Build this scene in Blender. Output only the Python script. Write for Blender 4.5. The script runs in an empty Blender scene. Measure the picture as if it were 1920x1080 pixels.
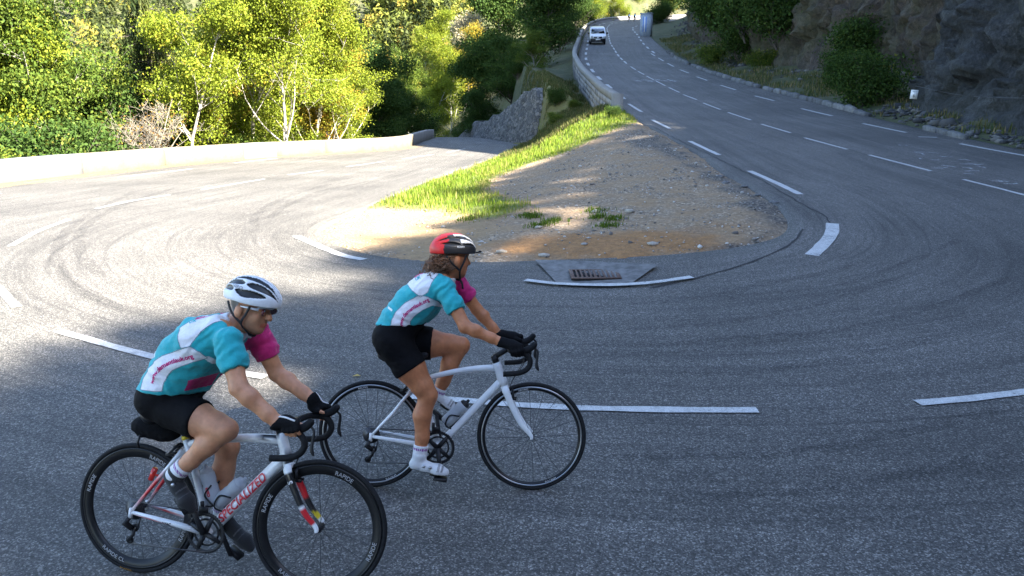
import bpy, bmesh, math, random
import numpy as np
from mathutils import Vector, Matrix
from mathutils.bvhtree import BVHTree
R = math.radians
rng = np.random.default_rng(7); random.seed(7)
scene = bpy.context.scene
col = scene.collection

# ------------------------------------------------------------------ camera
PITCH, CAM_H, FPX = R(14.5), 2.40, 1440.0
cam_d = bpy.data.cameras.new('camera'); cam = bpy.data.objects.new('camera', cam_d); col.objects.link(cam)
cam.location = (0, 0, CAM_H); cam.rotation_euler = (math.pi/2 - PITCH, 0, 0)
cam_d.sensor_fit = 'HORIZONTAL'; cam_d.sensor_width = 36; cam_d.lens = 36*FPX/1920
cam_d.clip_start = .05; cam_d.clip_end = 3000
scene.camera = cam
# ------------------------------------------------------------------ sky, sun, exposure
SUN_EL = R(38); SUN_H = Vector((.88, -.47, 0)).normalized()
to_sun = Vector((SUN_H.x*math.cos(SUN_EL), SUN_H.y*math.cos(SUN_EL), math.sin(SUN_EL)))
world = bpy.data.worlds.new('World'); scene.world = world; world.use_nodes = True
wn = world.node_tree.nodes; bgn = wn['Background']
sky = wn.new('ShaderNodeTexSky'); sky.sky_type = 'NISHITA'; sky.sun_disc = False
sky.sun_elevation = SUN_EL; sky.sun_rotation = math.atan2(SUN_H.x, SUN_H.y)
sky.altitude = 1200; sky.air_density = 1.0; sky.dust_density = 1.2; sky.ozone_density = .8
world.node_tree.links.new(sky.outputs[0], bgn.inputs[0]); bgn.inputs[1].default_value = .077
sl = bpy.data.lights.new('sun', 'SUN'); sun = bpy.data.objects.new('sun', sl); col.objects.link(sun)
sl.energy = 5.0; sl.angle = R(.53); sl.color = (1, .93, .80)
sun.rotation_euler = (-to_sun).to_track_quat('-Z', 'Y').to_euler()
scene.view_settings.view_transform = 'Standard'; scene.view_settings.look = 'None'
scene.view_settings.gamma = 1; scene.view_settings.use_curve_mapping = False
scene.view_settings.exposure = 3.15
scene.cycles.max_bounces = 6; scene.cycles.transparent_max_bounces = 6

# ------------------------------------------------------------------ helpers
def put(o, name, label=None, cat=None, group=None, kind=None, parent=None):
    if label: o['label'] = label
    if cat: o['category'] = cat
    if group: o['group'] = group
    if kind: o['kind'] = kind
    if parent is not None: o.parent = parent
    return o
def mesh_np(name, V, Fq, smooth=True, mat=None, attr=None, uv=None):
    """V (n,3); Fq list of (m,k) int arrays"""
    V = np.asarray(V, np.float32)
    if isinstance(Fq, np.ndarray): Fq = [Fq]
    me = bpy.data.meshes.new(name)
    me.vertices.add(len(V)); me.vertices.foreach_set('co', V.ravel())
    Fq = [np.asarray(f, np.int32) for f in Fq if len(f)]
    nl = sum(f.size for f in Fq); nf = sum(len(f) for f in Fq)
    me.loops.add(nl); me.polygons.add(nf)
    loops = np.concatenate([f.ravel() for f in Fq])
    me.loops.foreach_set('vertex_index', loops)
    st = []; o = 0
    for f in Fq:
        st.append(o + np.arange(len(f))*f.shape[1]); o += f.size
    me.polygons.foreach_set('loop_start', np.concatenate(st).astype(np.int32))
    if smooth: me.polygons.foreach_set('use_smooth', np.ones(nf, bool))
    if attr:
        for k, a in attr.items():
            a = np.asarray(a, np.float32)
            if a.ndim == 1:
                at = me.attributes.new(k, 'FLOAT', 'POINT'); at.data.foreach_set('value', a)
            else:
                if a.shape[1] == 3: a = np.c_[a, np.ones(len(a), np.float32)]
                at = me.attributes.new(k, 'FLOAT_COLOR', 'POINT'); at.data.foreach_set('color', a.astype(np.float32).ravel())
    if uv is not None:
        ul = me.uv_layers.new(name='UVMap'); ul.data.foreach_set('uv', np.asarray(uv, np.float32)[loops].ravel())
    me.update(calc_edges=True); me.validate()
    if mat: me.materials.append(mat)
    return me
def ob(name, me, parent=None, **kw):
    o = bpy.data.objects.new(name, me); col.objects.link(o)
    return put(o, name, parent=parent, **kw)
def empty(name, loc=(0, 0, 0), rz=0, **kw):
    o = bpy.data.objects.new(name, None); col.objects.link(o); o.location = loc; o.rotation_euler = (0, 0, rz)
    o.empty_display_size = .2
    return put(o, name, **kw)
def copy_tree(o, parent=None, skip=()):
    c = o.copy(); col.objects.link(c); c.parent = parent
    for ch in list(o.children):
        if ch.name.split('.')[0] in skip: continue
        copy_tree(ch, c, skip)
    return c
class MB:
    """collects simple shapes into one mesh"""
    def __init__(s): s.v = []; s.f = {}; s.n = 0
    def add(s, V, F):
        V = np.asarray(V, float)
        for f in F: s.f.setdefault(len(f), []).append([i + s.n for i in f])
        s.v.append(V); s.n += len(V); return s
    def box(s, c, d, Rm=None, taper=1.0):
        d = np.asarray(d, float)/2
        P = np.array([[x, y, z] for z in (-1, 1) for y in (-1, 1) for x in (-1, 1)], float)
        P[4:, :2] *= taper
        P = P*d
        if Rm is not None: P = P @ np.asarray(Rm).T
        return s.add(P + np.asarray(c), [[0, 2, 3, 1], [4, 5, 7, 6], [0, 1, 5, 4], [2, 6, 7, 3], [0, 4, 6, 2], [1, 3, 7, 5]])
    def tube(s, pts, rad, n=10, cap=True, flat=None):
        """tube through pts; rad scalar/list; flat=(axis vec, factor) squashes the section"""
        P = np.asarray(pts, float); m = len(P); rad = np.broadcast_to(np.asarray(rad, float), (m,))
        T = np.gradient(P, axis=0); T /= np.linalg.norm(T, axis=1)[:, None] + 1e-12
        ref = np.array([0, 1, 0.]) if abs(T[0][1]) < .9 else np.array([0, 0, 1.])
        V = []
        a = np.linspace(0, 2*np.pi, n, endpoint=False)
        nrm = None
        for i in range(m):
            u = ref if nrm is None else nrm
            u = u - T[i]*(u @ T[i]); u /= np.linalg.norm(u) + 1e-12; nrm = u
            w = np.cross(T[i], u)
            ru = rad[i]*(flat[i] if flat is not None and np.ndim(flat) else (flat or 1)); rw = rad[i]
            V.append(P[i] + np.cos(a)[:, None]*u*ru + np.sin(a)[:, None]*w*rw)
        F = []
        for i in range(m-1):
            for j in range(n):
                k = (j+1) % n; F.append([i*n+j, i*n+k, (i+1)*n+k, (i+1)*n+j])
        if cap: F.append(list(range(n))[::-1]); F.append([(m-1)*n+j for j in range(n)])
        return s.add(np.concatenate(V), F)
    def ring(s, c, rad, prof, n=64, ax=(0, 1, 0), a0=0, a1=2*np.pi):
        """revolve a closed profile [(dr, dy)] about axis y through c in plane xz"""
        full = abs(a1-a0-2*np.pi) < 1e-6
        a = np.linspace(a0, a1, n, endpoint=not full); k = len(prof); V = []
        for t in a:
            for dr, dy in prof: V.append([(rad+dr)*math.cos(t), dy, (rad+dr)*math.sin(t)])
        F = []
        for i in range(n if full else n-1):
            for j in range(k):
                F.append([i*k+j, ((i+1) % n)*k+j, ((i+1) % n)*k+(j+1) % k, i*k+(j+1) % k])
        return s.add(np.array(V) + np.asarray(c), F)
    def build(s, name, mat, parent=None, smooth=True, **kw):
        V = np.concatenate(s.v)
        me = mesh_np(name, V, [np.array(f) for f in s.f.values()], smooth, mat)
        return ob(name, me, parent, **kw)
# ---- numpy noise
_perm = np.random.default_rng(3).permutation(512).astype(np.int64)
_perm = np.concatenate([_perm, _perm, _perm])
_grad = np.random.default_rng(5).normal(size=(512, 3)); _grad /= np.linalg.norm(_grad, axis=1)[:, None]
def perlin(P):
    P = np.asarray(P, float); I = np.floor(P).astype(np.int64); f = P - I; I &= 511
    u = f*f*f*(f*(f*6-15)+10); out = 0
    for dx in (0, 1):
        for dy in (0, 1):
            for dz in (0, 1):
                hsh = _perm[_perm[_perm[(I[..., 0]+dx) & 511] + ((I[..., 1]+dy) & 511)] % 512 + ((I[..., 2]+dz) & 511)] % 512
                g = _grad[hsh]; d = g[..., 0]*(f[..., 0]-dx) + g[..., 1]*(f[..., 1]-dy) + g[..., 2]*(f[..., 2]-dz)
                w = (u[..., 0] if dx else 1-u[..., 0])*(u[..., 1] if dy else 1-u[..., 1])*(u[..., 2] if dz else 1-u[..., 2])
                out = out + w*d
    return out*1.6
def fbm(P, oct=4, gain=.5):
    P = np.asarray(P, float); a = 1; o = 0
    for i in range(oct): o = o + a*perlin(P*2**i + i*17.3); a *= gain
    return o
def P3(x, y, z=0): return np.stack(np.broadcast_arrays(np.asarray(x, float), np.asarray(y, float), np.asarray(z, float)), -1)
def sstep(a, b, x): t = np.clip((x-a)/(b-a), 0, 1); return t*t*(3-2*t)
# ---- materials
def mat_new(name):
    m = bpy.data.materials.new(name); m.use_nodes = True; nt = m.node_tree
    return m, nt.nodes, nt.links, nt.nodes['Principled BSDF']
def noise_node(n, l, scale, detail=4, rough=.55, coord=None, dist=0):
    t = n.new('ShaderNodeTexNoise'); t.inputs['Scale'].default_value = scale; t.inputs['Detail'].default_value = detail
    t.inputs['Roughness'].default_value = rough; t.inputs['Distortion'].default_value = dist
    if coord is not None: l.new(coord, t.inputs['Vector'])
    return t
def ramp_node(n, l, src, stops, interp='LINEAR'):
    r = n.new('ShaderNodeValToRGB'); r.color_ramp.interpolation = interp
    e = r.color_ramp.elements
    while len(e) < len(stops): e.new(.5)
    for i, (p, c) in enumerate(stops):
        e[i].position = p; e[i].color = (c, c, c, 1) if np.isscalar(c) else (*c, 1)
    l.new(src, r.inputs[0]); return r
def mix_node(n, l, fac, a, b, mode='MIX'):
    m = n.new('ShaderNodeMix'); m.data_type = 'RGBA'; m.blend_type = mode
    for s, i in ((fac, 0), (a, 6), (b, 7)):
        if hasattr(s, 'is_linked') or hasattr(s, 'links'): l.new(s, m.inputs[i])
        elif i == 0: m.inputs[0].default_value = s
        else: m.inputs[i].default_value = (*s, 1) if not np.isscalar(s) else (s, s, s, 1)
    return m.outputs[2]
def bump_node(n, l, h, bsdf, strength=.3, dist=.01):
    b = n.new('ShaderNodeBump'); b.inputs['Strength'].default_value = strength; b.inputs['Distance'].default_value = dist
    l.new(h, b.inputs['Height']); l.new(b.outputs[0], bsdf.inputs['Normal']); return b
def plain(name, c, rough=.5, metal=0, var=.12, scale=25, bump=0, coat=0, spec=.5):
    m, n, l, b = mat_new(name)
    tc = n.new('ShaderNodeTexCoord'); t = noise_node(n, l, scale, 5, .6, tc.outputs['Object'])
    c = np.array(c, float)
    r = ramp_node(n, l, t.outputs[0], [(.3, tuple(c*(1-var))), (.7, tuple(np.minimum(c*(1+var), 1)))])
    l.new(r.outputs[0], b.inputs['Base Color'])
    b.inputs['Roughness'].default_value = rough; b.inputs['Metallic'].default_value = metal
    b.inputs['Coat Weight'].default_value = coat; b.inputs['Specular IOR Level'].default_value = spec
    if bump: bump_node(n, l, t.outputs[0], b, bump, .004)
    return m
# ---- pixel of the photograph -> direction from the camera position
def pix_dir(px, py):
    cp, sp = math.cos(PITCH), math.sin(PITCH)
    u, v = (px-960)/FPX, -(py-540)/FPX
    return np.array([u, cp + v*sp, -sp + v*cp])
# ================================================================== TERRAIN
def smooth_tab(ys, zs, lo=-60, hi=420, st=.25, w=3.0):
    g = np.arange(lo, hi, st); z = np.interp(g, ys, zs)
    k = np.exp(-.5*(np.arange(-int(3*w/st), int(3*w/st)+1)*st/w)**2); k /= k.sum()
    zp = np.pad(z, len(k)//2, mode='edge'); return g, np.convolve(zp, k, 'valid')
def tab(ys, zs, w=3.0):
    g, z = smooth_tab(ys, zs, w=w); return lambda y: np.interp(y, g, z)
zR = tab([-50, 6, 10, 14, 17.4, 21.6, 26, 30.3, 34.7, 39, 43.3, 47.7, 52.2, 56.7, 75, 93, 133, 159, 200, 400],
         [0, 0, .22, .5, .62, .79, 1.0, 1.25, 1.54, 1.9, 2.23, 2.6, 3.0, 3.42, 5.35, 7.5, 12.3, 15.4, 20., 26], 1.6)
zL = tab([-50, 12, 20, 27, 35, 46, 62, 75, 100, 200], [0, 0, -.12, -.35, -.6, -.92, -1.35, -2.0, -4.0, -9], 2.5)
xa = tab([-50, 12, 14.2, 16.6, 21.6, 27.5, 34.75, 41, 48, 54, 62, 76, 92, 108, 160], [-3, -3, -3.4, -3.0, -2.4, -1.7, -.7, -.1, .5, -.1, -1.5, -3.5, -8, -17, -40], 1.0)
xb = tab([-50, 10, 14, 25, 35, 46, 58.8, 72.6, 90, 118, 145, 163, 176, 190], [4.2, 4.2, 4.7, 4.95, 4.75, 4.9, 5.2, 5.9, 7.7, 10.8, 15.1, 21.2, 32, 50], 1.0)
xl = tab([-50, 5.5, 10, 15, 20.5, 26, 31.5, 36.5, 42, 46, 52, 66, 76, 88, 103, 150], [-11.5, -11.5, -13.6, -14.6, -14.8, -14.2, -13.2, -11.2, -7.7, -6.4, -6.3, -6.7, -8.7, -14, -23, -50], 1.2)
xo = tab([-50, 6.5, 12.5, 18, 26, 46, 70, 88, 114, 136, 152, 164, 174, 190], [12.3, 12.3, 13.7, 14, 14.2, 14.4, 14.9, 16.4, 19.2, 22.8, 27, 36, 50, 70], 1.5)
def G(x, y):
    x = np.asarray(x, float); y = np.asarray(y, float)
    ZL, ZR, A, B = zL(y), zR(y), xa(y), xb(y)
    t = np.clip((x-A)/(B-A), 0, 1)
    w = .92 - .52*sstep(44.5, 47.5, y)*(1-sstep(68, 76, y)); wl = sstep(44.5, 47.5, y)*(1-sstep(68, 76, y)); t0 = .10*(1-sstep(40, 48, y)) + .20*wl
    S = sstep(t0, w, t)
    z = ZL + (ZR-ZL)*S
    z = z - .95*sstep(34.5, 40, y)*sstep(.45, .85, t)*(1-sstep(.93, .995, t))
    # valley side
    L = xl(y); d = np.clip(L - .7 - x, 0, None)
    z = z - np.minimum(.55*d, 13+.0*d) 
    # opposite slope, beyond the gully
    hill = np.clip(y-122+8*np.sin(x*.03), 0, None)*sstep(4, 34, B - x)
    z = z + .40*hill*sstep(0, 30, hill) - 4*sstep(70, 100, y)*sstep(2, 14, B-x)*(1-sstep(110, 150, y))
    # mountain side
    far = np.clip(y-215, 0, None)*sstep(-12, 6, x-B+20*sstep(180, 200, y)); z = z + .45*far
    O = xo(y); e = np.clip(x-O-.4, 0, None)
    z = z + .16*np.minimum(e, 4) + .3*np.clip(e-4, 0, 20)
    return z
def hit(px, py, zoff=0.0):
    """where the camera's line through a photo pixel meets the ground"""
    r = pix_dir(px, py); r = r/r[1]
    ys = np.concatenate([np.arange(1.5, 60, .02), np.arange(60, 260, .1)])
    d = CAM_H + r[2]*ys - (G(r[0]*ys, ys) + zoff)
    i = np.where(d < 0)[0]
    k = i[0] if len(i) else len(ys)-1
    y = ys[k]
    return np.array([r[0]*y, y, float(G(r[0]*y, y))])
def hits(pts): return np.array([hit(*q) for q in pts])
def seg_sd(P, poly):
    """signed distance (positive inside) of points P (n,2) to a closed polygon"""
    A = np.asarray(poly, float)[:, :2]; B = np.roll(A, -1, 0); n = len(P)
    dmin = np.full(n, 1e9); ins = np.zeros(n, bool)
    for a, b in zip(A, B):
        e = b-a; w = P-a; t = np.clip((w@e)/(e@e+1e-12), 0, 1)
        dmin = np.minimum(dmin, np.hypot(*(w - t[:, None]*e).T))
        c = (a[1] > P[:, 1]) != (b[1] > P[:, 1])
        xx = a[0] + (P[:, 1]-a[1])*e[0]/(e[1] if abs(e[1]) > 1e-9 else 1e-9)
        ins ^= c & (P[:, 0] < xx)
    return np.where(ins, dmin, -dmin)
def resample(pts, n, closed=False):
    P = np.asarray(pts, float)
    # Catmull-Rom
    Q = np.vstack([2*P[0]-P[1], P, 2*P[-1]-P[-2]]); out = []
    m = len(P)-1
    s = np.linspace(0, m, n); i = np.minimum(s.astype(int), m-1); f = (s-i)[:, None]
    p0, p1, p2, p3 = Q[i], Q[i+1], Q[i+2], Q[i+3]
    return .5*((2*p1) + (-p0+p2)*f + (2*p0-5*p1+4*p2-p3)*f**2 + (-p0+3*p1-3*p2+p3)*f**3)
def arclen(P): return np.concatenate([[0], np.cumsum(np.linalg.norm(np.diff(P, axis=0), axis=1))])
def even(P, step):
    s = arclen(P); n = max(2, int(round(s[-1]/step))+1); t = np.linspace(0, s[-1], n)
    return np.stack([np.interp(t, s, P[:, k]) for k in range(P.shape[1])], 1)
# ------------------------------------------------------------------ road ribbon
PAIRS = [((-17, 108), (-23, 103)), ((-8, 92), (-14, 88)), ((-3.5, 76), (-8.5, 76)), ((-1.5, 62), (-6.5, 66)), ((-.1, 54), (-6.2, 52)), ((.5, 48), (-6.3, 46)),
 ((-.1, 41), (-7.6, 42)), ((-.72, 34.75), (-11.0, 36.5)), ((-1.7, 27.5), (-13.0, 31.5)), ((-2.4, 21.6), (-14.0, 26)), ((-3.0, 16.6), (-14.6, 20.5)), ((-3.4, 14.2), (-14.5, 15)),
 ((-3.1, 12.6), (-13.6, 10)), ((-2.1, 11.3), (-11.5, 5.5)), ((-.7, 10.6), (-8, 2.2)), ((.5, 10.4), (-2.5, .6)), ((2.1, 10.3), (3, .3)), ((3.4, 10.7), (8.5, 2)), ((4.25, 11.7), (12.3, 6.5)),
 ((4.62, 13.8), (13.7, 12.5)), ((4.62, 17), (14.0, 18)), ((4.85, 20.4), (14.1, 22)), ((4.9, 25), (14.2, 26)), ((4.8, 30), (14.35, 31)), ((4.8, 35), (14.5, 36)), ((4.97, 46), (14.4, 46)),
 ((5.3, 58.8), (14.3, 58)), ((6.0, 72.6), (14.9, 70)), ((7.8, 90.5), (16.4, 88)), ((10.9, 118), (19.2, 114)), ((15.3, 145), (22.8, 136)), ((21.5, 163), (27, 152)), ((32, 176), (36, 164)), ((48, 186), (50, 174))]
NS = 900; NA = 33
inn = resample([q[0] for q in PAIRS], NS); outr = resample([q[1] for q in PAIRS], NS)
f = np.linspace(0, 1, NA)
RX = inn[:, None, :]*(1-f)[None, :, None] + outr[:, None, :]*f[None, :, None]
RZ = G(RX[..., 0], RX[..., 1])
cen = RX[:, NA//2]; sal = arclen(cen)
wid = np.linalg.norm(outr-inn, axis=1)
ruv = np.stack([np.broadcast_to(f[None], (NS, NA))*wid[:, None], np.broadcast_to(sal[:, None], (NS, NA))], -1)
V = np.concatenate([RX, RZ[..., None]], -1)
# skirts
sk0 = V[:, 0].copy(); sk0[:, 2] -= .25; sk1 = V[:, -1].copy(); sk1[:, 2] -= .25
V = np.concatenate([sk0[:, None], V, sk1[:, None]], 1); ruv = np.concatenate([ruv[:, :1], ruv, ruv[:, -1:]], 1)
NB = NA+2
ii, jj = np.meshgrid(np.arange(NS-1), np.arange(NB-1), indexing='ij'); a = (ii*NB+jj).ravel()
FQ = np.stack([a, a+1, a+NB+1, a+NB], 1)[:, ::-1]
road_poly = np.vstack([inn, outr[::-1]])
def asphalt():
    m, n, l, b = mat_new('asphalt')
    tc = n.new('ShaderNodeTexCoord'); ob_ = tc.outputs['Object']; uv = tc.outputs['UV']
    vo = n.new('ShaderNodeTexVoronoi'); vo.inputs['Scale'].default_value = 115; l.new(ob_, vo.inputs['Vector'])
    sp = n.new('ShaderNodeSeparateColor'); l.new(vo.outputs['Color'], sp.inputs[0])
    grain = ramp_node(n, l, sp.outputs[0], [(0, .032), (.45, .066), (.78, .115), (1, .26)])
    vo2 = n.new('ShaderNodeTexVoronoi'); vo2.inputs['Scale'].default_value = 60; l.new(ob_, vo2.inputs['Vector'])
    sp2 = n.new('ShaderNodeSeparateColor'); l.new(vo2.outputs['Color'], sp2.inputs[0])
    g2 = ramp_node(n, l, sp2.outputs[1], [(0, .70), (.5, .95), (1, 1.25)])
    c = mix_node(n, l, 1.0, grain.outputs[0], g2.outputs[0], 'MULTIPLY')
    # wear: broad patches and streaks along the traffic
    mp = n.new('ShaderNodeMapping'); mp.inputs['Scale'].default_value = (2.4, .10, 1); l.new(uv, mp.inputs[0])
    st = noise_node(n, l, 1.0, 6, .62, mp.outputs[0], .4)
    mp2 = n.new('ShaderNodeMapping'); mp2.inputs['Scale'].default_value = (11, .16, 1); l.new(uv, mp2.inputs[0])
    st2 = noise_node(n, l, 1.0, 5, .7, mp2.outputs[0], .6)
    pt = noise_node(n, l, .35, 5, .6, ob_)
    r1 = ramp_node(n, l, st.outputs[0], [(.28, .70), (.5, 1.0), (.7, 1.2)])
    r2 = ramp_node(n, l, st2.outputs[0], [(.32, .62), (.47, .97), (.75, 1.12)])
    r3 = ramp_node(n, l, pt.outputs[0], [(.3, .72), (.7, 1.25)])
    c = mix_node(n, l, 1.0, c, r1.outputs[0], 'MULTIPLY'); c = mix_node(n, l, 1.0, c, r2.outputs[0], 'MULTIPLY'); c = mix_node(n, l, 1.0, c, r3.outputs[0], 'MULTIPLY')
    c = mix_node(n, l, 1.0, c, (1.07, 1.0, .91), 'MULTIPLY')
    # grit and sand blown along the edges
    l.new(c, b.inputs['Base Color']); b.inputs['Roughness'].default_value = .72; b.inputs['Specular IOR Level'].default_value = .5
    nb = noise_node(n, l, 160, 3, .7, ob_)
    ad = n.new('ShaderNodeMath'); ad.operation = 'ADD'; l.new(vo.outputs['Distance'], ad.inputs[0]); l.new(nb.outputs[0], ad.inputs[1])
    bump_node(n, l, ad.outputs[0], b, .55, .006)
    return m
M_asph = asphalt()
road = ob('road', mesh_np('road', V.reshape(-1, 3), FQ, True, M_asph, uv=ruv.reshape(-1, 2)), kind='structure')
# ------------------------------------------------------------------ ground sheet
def nonuni(fine_lo, fine_hi, st, lo, hi, grow=1.12):
    c = list(np.arange(fine_lo, fine_hi+1e-6, st)); s = st
    while c[-1] < hi: s *= grow; c.append(c[-1]+s)
    s = st
    while c[0] > lo: s *= grow; c.insert(0, c[0]-s)
    return np.array(c)
gx = nonuni(-17, 18, .5, -420, 420, 1.09); gy = nonuni(-4, 62, .5, -160, 640, 1.06)
GX, GY = np.meshgrid(gx, gy, indexing='ij'); GZ = G(GX, GY)
pp = np.stack([GX.ravel(), GY.ravel()], 1)
sd = np.full(len(pp), -9.0); near = (np.abs(pp[:, 0]) < 60) & (pp[:, 1] > -6) & (pp[:, 1] < 195)
sd[near] = seg_sd(pp[near], road_poly[::3])
sd = sd.reshape(GX.shape)
nz = fbm(P3(GX*.25, GY*.25, 3), 4)*.25 + fbm(P3(GX*.02, GY*.02, 9), 3)*6*sstep(40, 140, np.hypot(GX, GY-30))*sstep(3, 40, -sd)
sdI = np.full(len(pp), -9.0); mI = (pp[:, 0] > -6) & (pp[:, 0] < 7) & (pp[:, 1] > 9) & (pp[:, 1] < 54)
kA = int(np.argmin(np.abs(inn[:NS//2, 1]-52))); kB = NS//2 + int(np.argmin(np.abs(inn[NS//2:, 1]-52)))
sdI[mI] = seg_sd(pp[mI], inn[kA:kB:3]); sdI = sdI.reshape(GX.shape)
GZ2 = GZ - .5*sstep(-.3, .4, sdI)*(1-sstep(50, 51.5, GY)) + np.where(sd > -.05, -.14, nz*sstep(.3, 2.5, -sd) - .03)
nx_, ny_ = GX.shape
ii, jj = np.meshgrid(np.arange(nx_-1), np.arange(ny_-1), indexing='ij'); a = (ii*ny_+jj).ravel()
GF = np.stack([a, a+ny_, a+ny_+1, a+1], 1)
def ground_mat():
    m, n, l, b = mat_new('verge_ground'); tc = n.new('ShaderNodeTexCoord'); o_ = tc.outputs['Object']
    t = noise_node(n, l, .6, 8, .65, o_); t2 = noise_node(n, l, 6, 6, .7, o_)
    r = ramp_node(n, l, t.outputs[0], [(.3, (.03, .045, .012)), (.52, (.06, .065, .022)), (.72, (.12, .10, .05))])
    r2 = ramp_node(n, l, t2.outputs[0], [(.3, .6), (.7, 1.3)])
    l.new(mix_node(n, l, 1.0, r.outputs[0], r2.outputs[0], 'MULTIPLY'), b.inputs['Base Color'])
    b.inputs['Roughness'].default_value = .95; bump_node(n, l, t2.outputs[0], b, .6, .06); return m
M_ground = ground_mat()
ob('ground', mesh_np('ground', np.stack([GX, GY, GZ2], -1).reshape(-1, 3), GF, True, M_ground), kind='structure')
# ------------------------------------------------------------------ gravel island with its grass strip
grass_px = [(690, 392), (760, 352), (850, 328), (950, 288), (983, 272), (1010, 244), (1100, 226), (1190, 207), (1200, 232), (1120, 262), (1060, 290), (1000, 308), (930, 335), (912, 352), (925, 372), (968, 384), (978, 402), (905, 418), (850, 404), (790, 398)]
grass_pl = hits(grass_px)[:, :2]
ix = np.arange(-5, 6, .085); iy = np.arange(9.4, 53, .085)
IX, IY = np.meshgrid(ix, iy, indexing='ij'); ip = np.stack([IX.ravel(), IY.ravel()], 1)
k0 = np.argmin(np.abs(inn[:, 1]-52) + 100*(np.arange(NS) > NS//2)); k1 = NS//2 + np.argmin(np.abs(inn[NS//2:, 1]-52))
isl_poly = inn[k0:k1:2]
s_in = seg_sd(ip, isl_poly)
n1 = fbm(P3(ip[:, 0]*1.1, ip[:, 1]*1.1, 1), 4); n2 = fbm(P3(ip[:, 0]*7, ip[:, 1]*7, 5), 3)
sg = seg_sd(ip, grass_pl) + n1*.35 + n2*.12
grassm = sstep(-.12, .15, sg)
bank = sstep(33, 37, ip[:, 1])
iz = G(ip[:, 0], ip[:, 1]) + np.interp(s_in + n2*.06 + n1*.05, [-.3, 0, .25, .6], [-.12, -.012, .025, .035]) + .022*n1 + .010*n2 + grassm*.04 + bank*n1*.10
keep = (s_in > -.28)
nyi = len(iy); idx = np.arange(len(ip)).reshape(IX.shape)
q = np.stack([idx[:-1, :-1], idx[1:, :-1], idx[1:, 1:], idx[:-1, 1:]], -1).reshape(-1, 4)
q = q[keep[q].all(1)]
used = np.unique(q); rm = -np.ones(len(ip), int); rm[used] = np.arange(len(used)); q = rm[q]
ipk, izk = ip[used], iz[used]
rust_pl = hits([(930, 455), (1050, 445), (1200, 440), (1390, 430), (1420, 455), (1300, 480), (1150, 492), (1000, 492), (930, 480)])[:, :2]
rust = sstep(-.5, .4, seg_sd(ipk, rust_pl) + n1[used]*.5)
sand_pl = hits([(600, 430), (700, 395), (900, 405), (960, 430), (900, 490), (820, 492), (680, 470), (620, 450)])[:, :2]
sand = sstep(-.5, .5, seg_sd(ipk, sand_pl) + n1[used]*.4)
crumb_pl = hits([(1200, 245), (1250, 262), (1330, 320), (1400, 350), (1470, 385), (1500, 425), (1420, 465), (1300, 497), (1240, 505), (1330, 470), (1440, 430), (1380, 370), (1290, 320), (1210, 280), (1130, 270)])[:, :2]
crumb = sstep(-.35, .3, seg_sd(ipk, crumb_pl) + n1[used]*.35 + n2[used]*.15)
def island_mat():
    m, n, l, b = mat_new('gravel_dirt'); tc = n.new('ShaderNodeTexCoord'); o_ = tc.outputs['Object']
    def at(k):
        t = n.new('ShaderNodeAttribute'); t.attribute_name = k; return t.outputs['Fac']
    vo = n.new('ShaderNodeTexVoronoi'); vo.inputs['Scale'].default_value = 28; l.new(o_, vo.inputs['Vector'])
    sp = n.new('ShaderNodeSeparateColor'); l.new(vo.outputs['Color'], sp.inputs[0])
    nn = noise_node(n, l, 1.6, 8, .7, o_); n3 = noise_node(n, l, 9, 6, .75, o_)
    gr = ramp_node(n, l, sp.outputs[0], [(0, (.105, .090, .075)), (.5, (.19, .166, .14)), (.85, (.27, .24, .21)), (1, (.44, .40, .36))])
    dirt = ramp_node(n, l, n3.outputs[0], [(.3, (.165, .122, .082)), (.7, (.31, .24, .165))])
    f1 = ramp_node(n, l, nn.outputs[0], [(.38, 0), (.62, 1)])
    c = mix_node(n, l, f1.outputs[0], gr.outputs[0], dirt.outputs[0])
    rustc = ramp_node(n, l, n3.outputs[0], [(.3, (.14, .075, .03)), (.7, (.33, .20, .095))])
    sandc = ramp_node(n, l, n3.outputs[0], [(.3, (.19, .145, .09)), (.7, (.30, .235, .155))])
    crc = ramp_node(n, l, sp.outputs[1], [(0, (.035, .036, .04)), (.6, (.09, .09, .095)), (1, (.22, .21, .2))])
    grc = ramp_node(n, l, n3.outputs[0], [(.3, (.05, .085, .015)), (.7, (.12, .16, .03))])
    def noisy(k, w=.5):
        mm = n.new('ShaderNodeMath'); mm.operation = 'MULTIPLY_ADD'; l.new(n3.outputs[0], mm.inputs[0]); mm.inputs[1].default_value = w*2; mm.inputs[2].default_value = -w
        ad = n.new('ShaderNodeMath'); ad.operation = 'ADD'; ad.use_clamp = True; l.new(at(k), ad.inputs[0]); l.new(mm.outputs[0], ad.inputs[1])
        mu = n.new('ShaderNodeMath'); mu.operation = 'MULTIPLY'; mu.use_clamp = True; l.new(ad.outputs[0], mu.inputs[0]); l.new(at(k), mu.inputs[1]); return mu.outputs[0]
    c = mix_node(n, l, noisy('sand', .25), c, sandc.outputs[0]); c = mix_node(n, l, noisy('rust', .6), c, rustc.outputs[0])
    c = mix_node(n, l, noisy('crumb', .5), c, crc.outputs[0]); c = mix_node(n, l, noisy('grass', .4), c, grc.outputs[0])
    c = mix_node(n, l, 1.0, c, (1.15, 1.0, .80), 'MULTIPLY')
    l.new(c, b.inputs['Base Color']); b.inputs['Roughness'].default_value = .95
    ad = n.new('ShaderNodeMath'); ad.operation = 'ADD'; l.new(vo.outputs['Distance'], ad.inputs[0]); l.new(n3.outputs[0], ad.inputs[1])
    bump_node(n, l, ad.outputs[0], b, .8, .02); return m
M_isl = island_mat()
gmask = np.maximum(grassm[used], sstep(33, 36, ipk[:, 1])*.8)
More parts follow.
